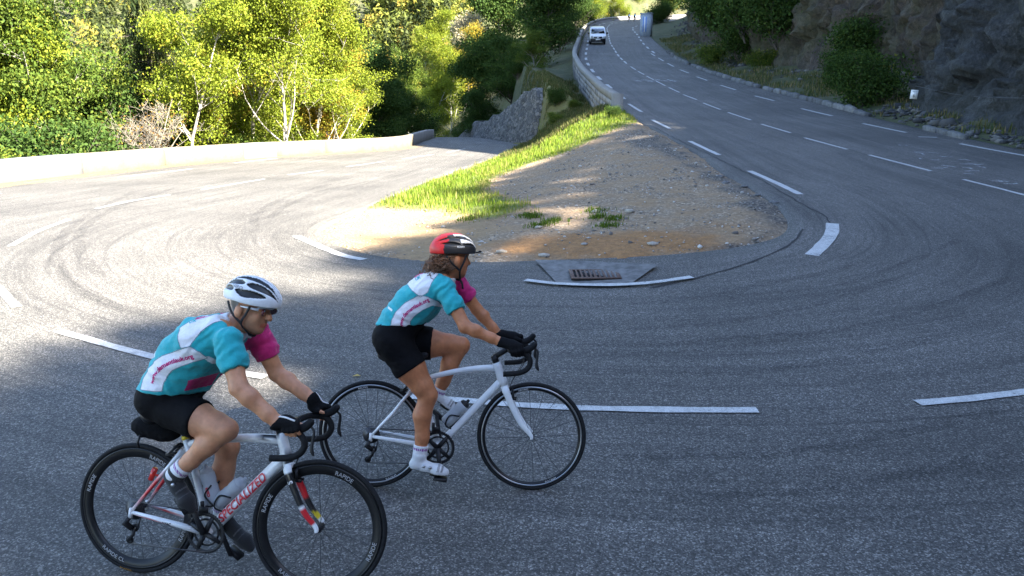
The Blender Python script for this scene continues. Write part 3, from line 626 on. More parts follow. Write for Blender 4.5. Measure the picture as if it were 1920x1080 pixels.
# eroded end facing the bend
base_ = V[:K].copy(); end = []
for j in range(K):
    for s in (.5, 1):
        q_ = base_[j].copy(); q_[0] += s*1.15*(1-.45*j/K); q_[1] -= .55*(s == .5)-.25*(s == 1); q_[2] -= .10*s*j/K*8*.3; end.append(q_)
end = np.array(end); n0 = len(V); V = np.vstack([V, end]); fe = []
for j in range(K-1):
    fe += [[j, j+1, n0+2*j+2, n0+2*j], [n0+2*j, n0+2*j+2, n0+2*j+3, n0+2*j+1]]
def drystone():
    m, n, l, b = mat_new('rubble_masonry'); tc = n.new('ShaderNodeTexCoord'); mp = n.new('ShaderNodeMapping'); mp.inputs['Scale'].default_value = (1, 1, 1.6); l.new(tc.outputs['Object'], mp.inputs[0])
    vo = n.new('ShaderNodeTexVoronoi'); vo.inputs['Scale'].default_value = 3.2; l.new(mp.outputs[0], vo.inputs['Vector']); ve = n.new('ShaderNodeTexVoronoi'); ve.feature = 'DISTANCE_TO_EDGE'; ve.inputs['Scale'].default_value = 3.2; l.new(mp.outputs[0], ve.inputs['Vector'])
    sp = n.new('ShaderNodeSeparateColor'); l.new(vo.outputs['Color'], sp.inputs[0]); r = ramp_node(n, l, sp.outputs[0], [(0, (.08, .08, .08)), (.6, (.15, .145, .14)), (1, (.23, .21, .19))])
    e = ramp_node(n, l, ve.outputs['Distance'], [(0, .25), (.07, 1)]); t = noise_node(n, l, 9, 6, .7, tc.outputs['Object']); r2 = ramp_node(n, l, t.outputs[0], [(.3, .7), (.7, 1.2)])
    c = mix_node(n, l, 1.0, r.outputs[0], e.outputs[0], 'MULTIPLY'); l.new(mix_node(n, l, 1.0, c, r2.outputs[0], 'MULTIPLY'), b.inputs['Base Color']); b.inputs['Roughness'].default_value = .95; bump_node(n, l, e.outputs[0], b, .8, .06); return m
M_dry_st = drystone()
ob('retaining_wall', mesh_np('retaining_wall', V, [np.stack([a, a+1, a+K+1, a+K], 1), np.array(fe)[:, ::-1]], True, M_dry_st), label='leaning rubble stone retaining wall beside the lower road', cat='wall')
# a lower length of wall further down
lw_ = even(resample(np.array([(-3.4, 72), (-4.6, 78), (-7, 86)]), 20), .5); V, F = sweep(lw_, [(-.8, -.5), (.1, -.5), (-.15, 1.5), (-.8, 1.5)], jit=.08); ob('retaining_wall', mesh_np('retaining_wall', V, F, False, M_dry_st), label='short low stone wall where the lower road bends away', cat='wall')
# ------------------------------------------------------------------ kerb of rough stones under the cliff
kp = resample(np.array([(13.95, 23.5), (14.3, 28.4), (14.5, 36), (14.45, 44), (14.4, 51), (14.45, 63), (14.9, 72), (15.7, 81)]), 200); kp = even(kp, .1); ks = arclen(kp)
kerb = empty('kerb', tuple(np.r_[kp[0], G(*kp[0])]), kind='structure'); r0 = np.array(kerb.location)
M_kerb = [plain('kerb_stone', c, .92, var=.35, scale=9, bump=.6) for c in ((.13, .13, .125), (.17, .165, .155), (.10, .10, .10))]
kme = []
for k in range(6):
    b_ = MB()
    sx = .5; pts = np.linspace(-sx, sx, 4); pr = [(-.13, -.3), (.13, -.3), (.13, .12), (.09, .19), (-.09, .19), (-.13, .13)]
    V = np.array([[x, y, z] for x in pts for y, z in pr]); V += rng.normal(0, .018, V.shape); n6 = 6
    F = [[i*n6+j, (i+1)*n6+j, (i+1)*n6+(j+1) % n6, i*n6+(j+1) % n6] for i in range(3) for j in range(n6)]
    kme.append(mesh_np('kerb_stone', V, [np.array(F), np.array([list(range(6)), [18+j for j in range(6)][::-1]])], False, M_kerb[k % 3]))
d_ = .5
while d_ < ks[-1]-1:
    ln = rng.uniform(.7, 1.25); i = np.searchsorted(ks, d_+ln/2); i = min(i, len(kp)-2); t_ = kp[i+1]-kp[i]; q_ = kp[i]
    if rng.uniform() > (.06 if d_ > 9 else .35):
        o = bpy.data.objects.new('kerb_stone', kme[rng.integers(6)]); col.objects.link(o); o.parent = kerb; o.scale = (ln*.97, 1, rng.uniform(.85, 1.25) if d_ > 9 else .75)
        o.location = np.r_[q_, G(*q_)] - r0 + np.array([rng.normal(0, .03), 0, 0]); o.rotation_euler = (rng.normal(0, .03), -.09, math.atan2(t_[1], t_[0])+rng.normal(0, .03))
    d_ += ln+.03
# ================================================================== CLIFF
foot = np.array([(-6, -6), (4, -6), (11, -3.5), (14.5, -.5), (15.8, 3), (16.3, 7), (16.4, 11), (15.4, 17), (15.3, 22), (15.9, 28), (16.7, 33), (19.4, 36), (20.2, 42), (19.2, 50), (18.3, 58), (18.3, 66), (19, 76), (20.3, 86), (22, 98), (24.6, 112), (28.6, 128), (34.5, 142), (45, 154), (62, 164)], float)
ridge = np.array([(-6, -36, 30), (8, -30, 24), (15, -19, 20.8), (20.5, -11.5, 21.5), (24.5, -6, 22.8), (26.7, -.5, 23.0), (27.6, 3, 23.6), (29, 9.4, 23.5), (30.6, 15.2, 23.0), (31.5, 18.5, 26.5), (33, 25, 32), (33.8, 33, 39), (34.6, 44, 46), (35, 52, 49), (35.5, 60, 50), (36, 68, 49), (37, 78, 45), (38.5, 88, 40), (41, 100, 38), (45, 113, 42), (51, 127, 48), (58, 139, 52), (68, 149, 50), (84, 156, 40)], float)
fr = resample(foot, 900); rr = resample(ridge, 900)
# even spacing, finer where the camera sees it
s_ = arclen(fr); wgt = np.where((fr[:, 1] > 17) & (fr[:, 1] < 62), 1.0, .42); cw = np.concatenate([[0], np.cumsum(np.diff(s_)*wgt[1:])]); tq = np.linspace(0, cw[-1], 640)
fr = np.stack([np.interp(tq, cw, fr[:, k]) for k in range(2)], 1); rr = np.stack([np.interp(tq, cw, rr[:, k]) for k in range(3)], 1)
vv = np.concatenate([np.linspace(-.02, .42, 110), np.linspace(.44, 1, 24), np.linspace(1.06, 2.0, 10)])
fz = G(fr[:, 0], fr[:, 1])
def fh(v): return np.where(v < .42, .13*np.clip(v, 0, 1)/.42, .13+.87*(v-.42)/.58)
H_ = fh(vv); Vz = np.where(vv <= 1, vv, 1-(vv-1)*1.0)
C = fr[:, None]*(1-H_)[None, :, None] + rr[:, None, :2]*H_[None, :, None]
Z = fz[:, None] + (rr[:, 2]-fz)[:, None]*Vz[None]
tn = np.gradient(fr, axis=0); tn /= np.linalg.norm(tn, axis=1)[:, None]; nn_ = np.stack([-tn[:, 1], tn[:, 0]], 1)   # towards the road
X3 = np.concatenate([C, Z[..., None]], -1); Pf = X3.reshape(-1, 3)
def facets(P, npts, amp, seed, stretch=(1, 1, 1)):
    g = np.random.default_rng(seed); vis = P[(P[:, 2] < 16)]
    c = vis[g.integers(0, len(vis), npts)] + g.normal(0, .5, (npts, 3)); st = np.array(stretch)
    kd = KDTree(npts)
    for i, q_ in enumerate(c*st): kd.insert(q_, i)
    kd.balance(); d0 = g.normal(0, amp, npts); gr = g.normal(0, .32, (npts, 3))
    out = np.empty(len(P)); Ps = P*st
    for i in range(len(P)):
        _, k, _ = kd.find(Ps[i]); out[i] = d0[k] + (P[i]-c[k])@gr[k]
    return out
big = fbm(Pf*np.array([.16, .16, .10]), 3)*1.5
vis_m = (Pf[:, 2] < 17) & (Pf[:, 1] > 14)
fac = np.zeros(len(Pf)); fac[vis_m] = np.clip(facets(Pf[vis_m], 520, .32, 1, (1, 1, .55)), -1.1, 1.1) + np.clip(facets(Pf[vis_m], 5200, .20, 2, (1, 1, .6)), -.5, .5)
dsp = big*.55 + fac*.75 + fbm(Pf*1.3, 4)*.22 + np.abs(fbm(Pf*np.array([.5, .5, .9]), 3))*-.35
vfl = np.broadcast_to(vv[None], Z.shape).ravel()
dsp *= sstep(-.02, .05, vfl)*(1-.75*sstep(.45, .7, vfl))
dsp = np.clip(dsp, -2, 1.35)
X3 = X3 + (dsp.reshape(Z.shape))[..., None]*np.concatenate([nn_, np.full((len(nn_), 1), .18)], 1)[:, None, :]
# talus skirt at the foot
nyc = len(vv); ii, jj = np.meshgrid(np.arange(len(fr)-1), np.arange(nyc-1), indexing='ij'); a = (ii*nyc+jj).ravel()
def rock_mat():
    m, n, l, b = mat_new('cliff_rock'); tc = n.new('ShaderNodeTexCoord'); o_ = tc.outputs['Object']
    mp = n.new('ShaderNodeMapping'); mp.inputs['Rotation'].default_value = (.5, .3, .2); mp.inputs['Scale'].default_value = (1, 1, .75); l.new(o_, mp.inputs[0])
    t = noise_node(n, l, .9, 9, .68, mp.outputs[0], .6); t2 = noise_node(n, l, 5, 8, .7, mp.outputs[0], .3); t3 = noise_node(n, l, .35, 4, .55, o_)
    slate = ramp_node(n, l, t.outputs[0], [(.25, (.014, .015, .017)), (.5, (.042, .046, .050)), (.70, (.095, .10, .105)), (.85, (.20, .205, .20))])
    brown = ramp_node(n, l, t.outputs[0], [(.25, (.018, .014, .011)), (.45, (.046, .035, .026)), (.65, (.10, .075, .055)), (.85, (.19, .16, .13))])
    at = n.new('ShaderNodeAttribute'); at.attribute_name = 'warm'
    mo = n.new('ShaderNodeAttribute'); mo.attribute_name = 'moss'
    c = mix_node(n, l, at.outputs['Fac'], slate.outputs[0], brown.outputs[0])
    t6 = noise_node(n, l, 17, 8, .75, mp.outputs[0], .4); r6 = ramp_node(n, l, t6.outputs[0], [(.32, .45), (.5, 1.0), (.68, 1.9)]); c = mix_node(n, l, 1.0, c, r6.outputs[0], 'MULTIPLY'); r2 = ramp_node(n, l, t2.outputs[0], [(.3, .5), (.55, 1.05), (.75, 1.7)]); c = mix_node(n, l, 1.0, c, r2.outputs[0], 'MULTIPLY')
    mossc = ramp_node(n, l, t2.outputs[0], [(.3, (.035, .05, .018)), (.7, (.12, .10, .05))]); ms = n.new('ShaderNodeMath'); ms.operation = 'MULTIPLY'; r3 = ramp_node(n, l, t3.outputs[0], [(.42, 0), (.56, 1)]); l.new(r3.outputs[0], ms.inputs[0]); l.new(mo.outputs['Fac'], ms.inputs[1])
    c = mix_node(n, l, ms.outputs[0], c, mossc.outputs[0])
    l.new(c, b.inputs['Base Color']); b.inputs['Roughness'].default_value = .8; bump_node(n, l, t2.outputs[0], b, 1.0, .3); return m
M_rock = rock_mat()
ypos = Pf[:, 1]; warm = sstep(33.5, 37.5, ypos + fbm(Pf*.5, 2)*2); moss = np.clip(sstep(.5, .62, vfl) + .45*sstep(35, 40, ypos) + .2, 0, 1)
ob('cliff', mesh_np('cliff', X3.reshape(-1, 3), np.stack([a, a+1, a+nyc+1, a+nyc], 1), False, M_rock, attr=dict(warm=warm, moss=moss)), label='dark slate and brown rock cliff rising beside the upper road', cat='cliff')
cl_me = bpy.data.objects['cliff'].data
cliff_bvh = BVHTree.FromPolygons([tuple(v) for v in X3.reshape(-1, 3).tolist()], np.stack([a, a+1, a+nyc+1, a+nyc], 1).tolist())
def cliff_hit(px, py):
    d = Vector(pix_dir(px, py)).normalized(); h_ = cliff_bvh.ray_cast(Vector((0, 0, CAM_H)), d); return (np.array(h_[0]), np.array(h_[1])) if h_[0] is not None else (hit(px, py), np.array([0, 0, 1.]))
# rubble at the cliff foot
M_rub = tone_mat('talus', [(0, (.025, .027, .03)), (.6, (.07, .07, .07)), (1, (.16, .15, .13))])
k_ = rng.integers(120, 520, 2600); off = np.abs(rng.normal(0, .9, len(k_))); c_ = fr[k_] + nn_[k_]*off[:, None]; c_ = c_[(c_[:, 1] > 15) & (c_[:, 0] > xo(c_[:, 1])+.35)]
sz = np.clip(.06*np.exp(rng.normal(0, .6, len(c_))), .02, .35); scatter_stones('scree', np.c_[c_, G(c_[:, 0], c_[:, 1])], sz, M_rub, kind='stuff', label='fallen rock rubble along the foot of the cliff', cat='rubble')
# net cable pinned along the rock
cp_ = []
for x_, y_ in ((1716, 161), (1740, 166), (1770, 173), (1800, 178), (1830, 181), (1870, 183), (1930, 184)):
    h_, nr = cliff_hit(x_, y_); d_ = np.array([0, 0, CAM_H])-h_; cp_.append(h_ + d_/np.linalg.norm(d_)*.12)
b_ = MB(); b_.tube(resample(np.array(cp_), 40), .010, 6); b_.build('net_cable', plain('steel_cable', (.10, .10, .105), .6, .3), label='thin steel cable strung across the dark rock face', cat='cable')
# number plate on the rock
M_white = plain('white_enamel', (.78, .78, .76), .45, var=.04); M_blk_p = plain('black_print', (.02, .02, .022), .5)
def text_mesh(txt, size, name, mat, extrude=0, align='CENTER', bold=0, shear=0, spacing=1.0):
    cu = bpy.data.curves.new(name, 'FONT'); cu.body = txt; cu.size = size; cu.extrude = extrude; cu.align_x = align; cu.align_y = 'CENTER'; cu.offset = bold; cu.shear = shear; cu.space_character = spacing; cu.resolution_u = 3
    o = bpy.data.objects.new(name, cu); col.objects.link(o); dg = bpy.context.evaluated_depsgraph_get(); me = bpy.data.meshes.new_from_object(o.evaluated_get(dg)); bpy.data.objects.remove(o); bpy.data.curves.remove(cu)
    me.name = name; me.materials.clear(); me.materials.append(mat); return me
h_, nr = cliff_hit(1714, 177); d_ = np.array([0, 0, CAM_H])-h_; d_ /= np.linalg.norm(d_)
pos = h_ + d_*.25
sg_ = empty('number_plate', tuple(pos), label='small white number plate fixed to the corner of the dark rock', cat='sign'); sg_.rotation_euler = (0, .06, math.atan2(-d_[0], d_[1])+math.pi)
b_ = MB(); b_.box((0, 0, 0), (.27, .02, .36)); b_.build('plate', M_white, sg_, False)
b_ = MB(); b_.tube([(0, .01, -.02), (0, .5, -.05)], .02, 8); b_.build('bracket', plain('zinc', (.3, .3, .31), .5, .7), sg_)
for txt, sz_, zz in (('VI21', .085, .115), ('6', .19, -.05)):
    o = ob('lettering', text_mesh(txt, sz_, 'lettering', M_blk_p), sg_); o.location = (0, -.0135, zz); o.rotation_euler = (math.pi/2, 0, 0)
# blue-grey panel by the far road side
q_ = hit(1211, 68); bd = empty('roadside_cabinet', tuple(q_), -.55, label='tall blue grey concrete cabinet with blue and white upright stripes', cat='cabinet')
M_bg = plain('blue_grey_paint', (.27, .31, .36), .7, var=.2, scale=4, bump=.2); b_ = MB(); b_.box((0, 0, 1.35), (1.45, .8, 2.9)); b_.build('body', M_bg, bd, False); b_ = MB(); b_.box((0, 0, 2.86), (1.57, .92, .12)); b_.build('roof_slab', M_bg, bd, False)
for x_, c in ((-.28, (.10, .22, .55)), (-.08, (.75, .76, .78)), (.12, (.10, .22, .55))):
    b_ = MB(); b_.box((x_, -.41, 1.5), (.13, .03, 1.9)); b_.build('stripe', plain('stripe_paint', c, .5), bd, False)
# ================================================================== VEGETATION
def branch_tree(seed, height, spread, n_limb, lean=0, levels=3, trunk_r=.16, start=.15, droop=0, multi=1):
    """tapered trunk, limbs and twigs; returns the tube segments and the twig tips"""
    g = np.random.default_rng(seed); segs = []; tips = []
    def grow(p, d, L, r, lv):
        n = 6; pts = [p]; dd = d.copy()
        for i in range(n):
            dd = dd + g.normal(0, .13, 3) + np.array([0, 0, .06 if lv else .02]) - np.array([0, 0, droop*(lv > 0)]); dd /= np.linalg.norm(dd); pts.append(pts[-1]+dd*L/n)
        rad = np.linspace(r, r*(.35 if lv else .25), n+1); segs.append((np.array(pts), rad, 7 if lv == 0 else (5 if lv == 1 else 4)))
        if lv >= levels: tips.extend([(pts[k], lv) for k in (2, 4, 6)]); return
        m = n_limb if lv == 0 else g.integers(3, 6)
        for k in range(m):
            f_ = g.uniform(start if lv == 0 else .25, .98); i = min(int(f_*n), n-1); q_ = pts[i]+(pts[i+1]-pts[i])*(f_*n-i)
            az = g.uniform(0, 6.283); el = g.uniform(.1, .9) if lv == 0 else g.uniform(-.3, .8)
            nd = np.array([math.cos(az)*math.cos(el), math.sin(az)*math.cos(el), math.sin(el)]); nd = nd*.8+dd*.35; nd /= np.linalg.norm(nd)
            LL = spread*(1.1-.6*f_)*g.uniform(.7, 1.15) if lv == 0 else L*g.uniform(.4, .62)
            grow(q_, nd, LL, max(rad[i]*g.uniform(.4, .6), .008), lv+1)
        tips.append((pts[-1], lv))
    for k in range(multi):
        d = np.array([g.normal(0, .12+.25*(multi > 1))+lean, g.normal(0, .12+.25*(multi > 1)), 1.]); d /= np.linalg.norm(d)
        grow(np.array([g.normal(0, .12)*(multi > 1), g.normal(0, .12)*(multi > 1), -.3]), d, height*g.uniform(.75, 1), trunk_r, 0)
    return segs, np.array([t[0] for t in tips])
def tubes_mesh(name, segs, mat):
    b = MB()
    for P, r, n in segs: b.tube(P, r, n, cap=False)
    return mesh_np(name, np.concatenate(b.v), [np.array(f) for f in b.f.values()], True, mat)
def leaves_mesh(name, P, size, mat, g, tone, up=.35, aspect=.62):
    N = len(P); nrm = g.normal(size=(N, 3)); nrm[:, 2] = np.abs(nrm[:, 2])*(.6+up); nrm /= np.linalg.norm(nrm, axis=1)[:, None]
    t = g.normal(size=(N, 3)); t -= nrm*(t*nrm).sum(1)[:, None]; t /= np.linalg.norm(t, axis=1)[:, None]; s = np.cross(nrm, t)
    L = (size*g.uniform(.6, 1.35, N))[:, None]; W = L*aspect
    fold = nrm*L*.18
    V = np.stack([P-t*L*.5, P+s*W*.5+fold, P+t*L*.5, P-s*W*.5+fold], 1).reshape(-1, 3); o = np.arange(N)*4
    return mesh_np(name, V, np.stack([o, o+1, o+2, o+3], 1), False, mat, attr=dict(tone=np.repeat(tone, 4)))
M_bark = plain('bark_grey', (.20, .185, .16), .95, var=.4, scale=9, bump=.6); M_birch = plain('bark_pale', (.36, .33, .28), .85, var=.35, scale=5, bump=.3); M_dkbark = plain('bark_dark', (.09, .075, .06), .95, var=.4, scale=9, bump=.6)
LEAF = dict(
 dark=leaf_mat('leaves_deep_green', [(0, (.020, .045, .010)), (.5, (.045, .085, .016)), (.85, (.085, .13, .025)), (1, (.16, .16, .03))], .3),
 green=leaf_mat('leaves_mid_green', [(0, (.035, .07, .012)), (.5, (.085, .13, .018)), (.8, (.18, .21, .03)), (1, (.30, .27, .04))], .35),
 lime=leaf_mat('leaves_yellow_green', [(0, (.10, .135, .012)), (.45, (.175, .225, .022)), (.8, (.28, .305, .03)), (1, (.38, .26, .035))], .4),
 gold=leaf_mat('leaves_gold', [(0, (.14, .14, .02)), (.4, (.28, .25, .03)), (.75, (.38, .27, .035)), (1, (.40, .17, .025))], .4),
 rust=leaf_mat('leaves_rust', [(0, (.16, .12, .03)), (.5, (.26, .16, .045)), (1, (.30, .11, .03))], .35),
 pale=leaf_mat('leaves_pale_dry', [(0, (.22, .20, .11)), (.5, (.34, .30, .19)), (1, (.46, .42, .31))], .3),
 spruce=leaf_mat('needles', [(0, (.018, .033, .010)), (.5, (.05, .065, .018)), (1, (.11, .11, .03))], .15))
def make_kind(seed, height, spread, limbs, leaf, bark, n_leaf, lsize, clump=.42, sparse=1.0, **kw):
    g = np.random.default_rng(seed+100); segs, tips = branch_tree(seed, height, spread, limbs, **kw)
    cc = g.choice(len(tips), n_leaf) if sparse >= 1 else g.choice(g.choice(len(tips), int(len(tips)*sparse), False), n_leaf)
    P = tips[cc] + g.normal(0, clump, (n_leaf, 3))*np.array([1, 1, .65])
    ct = g.normal(0, .16, len(tips)); tone = np.clip(.46 + ct[cc]*1.15 + g.normal(0, .06, n_leaf) + .04*(P[:, 2]-height*.5)/height, 0, 1)
    return dict(wood=tubes_mesh('trunk', segs, bark), crown=leaves_mesh('crown', P, lsize, LEAF[leaf], g, tone), h=height, n=0)
def spruce_kind(seed, H):
    g = np.random.default_rng(seed); segs = [(np.array([[0, 0, -.3], [0, 0, H*.5], [0, 0, H]]), np.array([.22, .13, .02]), 8)]; P = []; tn = []
    z = .8
    while z < H-.3:
        for k in range(g.integers(5, 8)):
            az = g.uniform(0, 6.28); L = (H-z)*.30*g.uniform(.75, 1.1)+.3; n = 7; s = np.linspace(0, 1, n)
            pts = np.stack([np.cos(az)*L*s, np.sin(az)*L*s, z+L*(.12*s-.42*s*s+.12*s**4)], 1); segs.append((pts, np.linspace(.035, .006, n), 4))
            m = int(L*95); q_ = g.uniform(.12, 1, m); b = np.stack([np.interp(q_, s, pts[:, j]) for j in range(3)], 1); b[:, :2] += g.normal(0, .13, (m, 2))*(1.15-q_)[:, None]; b[:, 2] -= np.abs(g.normal(0, .22, m)); P.append(b); tn.append(g.normal(.45, .2)+g.normal(0, .12, m))
        z += g.uniform(.28, .45)
    P = np.concatenate(P); tn = np.clip(np.concatenate(tn), 0, 1); N = len(P)
    a = g.uniform(0, 6.28, N); s = np.stack([np.cos(a), np.sin(a), 0*a], 1); L = g.uniform(.14, .34, N)[:, None]; W = .055
    d = np.stack([g.normal(0, .25, N), g.normal(0, .25, N), -np.ones(N)], 1)
    V = np.stack([P-s*W*.5, P+s*W*.5, P+d*L+s*W*.2, P+d*L-s*W*.2], 1).reshape(-1, 3); o = np.arange(N)*4
    return dict(wood=tubes_mesh('trunk', segs, M_dkbark), crown=mesh_np('crown', V, np.stack([o, o+1, o+2, o+3], 1), False, LEAF['spruce'], attr=dict(tone=np.repeat(tn, 4))), h=H, n=0)
M_twig = plain('twig_grey', (.20, .175, .14), .9, var=.35, scale=8)
KINDS = dict(
 dark=make_kind(11, 9, 4.0, 18, 'dark', M_dkbark, 42000, .13, .32, start=.04),
 dark2=make_kind(12, 10, 4.4, 15, 'dark', M_dkbark, 30000, .20, .5, start=.05),
 green=make_kind(13, 9, 3.8, 18, 'green', M_bark, 42000, .115, .30, start=.05),
 lime=make_kind(14, 9, 3.4, 17, 'lime', M_birch, 36000, .11, .28, start=.08, trunk_r=.09),
 lime2=make_kind(15, 8, 3.6, 18, 'lime', M_birch, 40000, .105, .28, start=.05, trunk_r=.085),
 gold=make_kind(16, 9.5, 3.2, 18, 'gold', M_bark, 36000, .11, .28, start=.06),
 birch=make_kind(17, 8.5, 2.5, 13, 'lime', M_birch, 15000, .11, .28, start=.28, trunk_r=.085),
 dead=make_kind(18, 4.4, 2.0, 8, 'rust', M_twig, 600, .09, .20, sparse=.3, start=.2, trunk_r=.045, multi=6),
 pale=make_kind(19, 9, 3.2, 14, 'pale', M_birch, 16000, .18, .42, start=.1),
 bush=make_kind(20, 2.2, 1.5, 9, 'green', M_dkbark, 9000, .10, .26, start=.02, multi=3, trunk_r=.04, levels=2),
 dbush=make_kind(21, 2.4, 1.7, 10, 'dark', M_dkbark, 12000, .12, .28, start=.02, multi=4, trunk_r=.04, levels=2),
 spruce=spruce_kind(22, 13))
tree_wood = {}
def tree(kind, x, y, s=1.0, rz=0, label='', name='broadleaf_tree', cat='tree', group=None, z=None, sz=None):
    K = KINDS[kind]; zz = float(G(x, y)) if z is None else z
    e = empty(name, (x, y, zz), rz, label=label, cat=cat, group=group); e.scale = (s, s, s*(sz or 1))
    ob('trunk' if 'bush' not in name else 'stem', K['wood'], e); ob('crown', K['crown'], e); return e
def px_xy(px, y): return (px-960)/FPX*(y*math.cos(PITCH)+1.0*math.sin(PITCH)), y
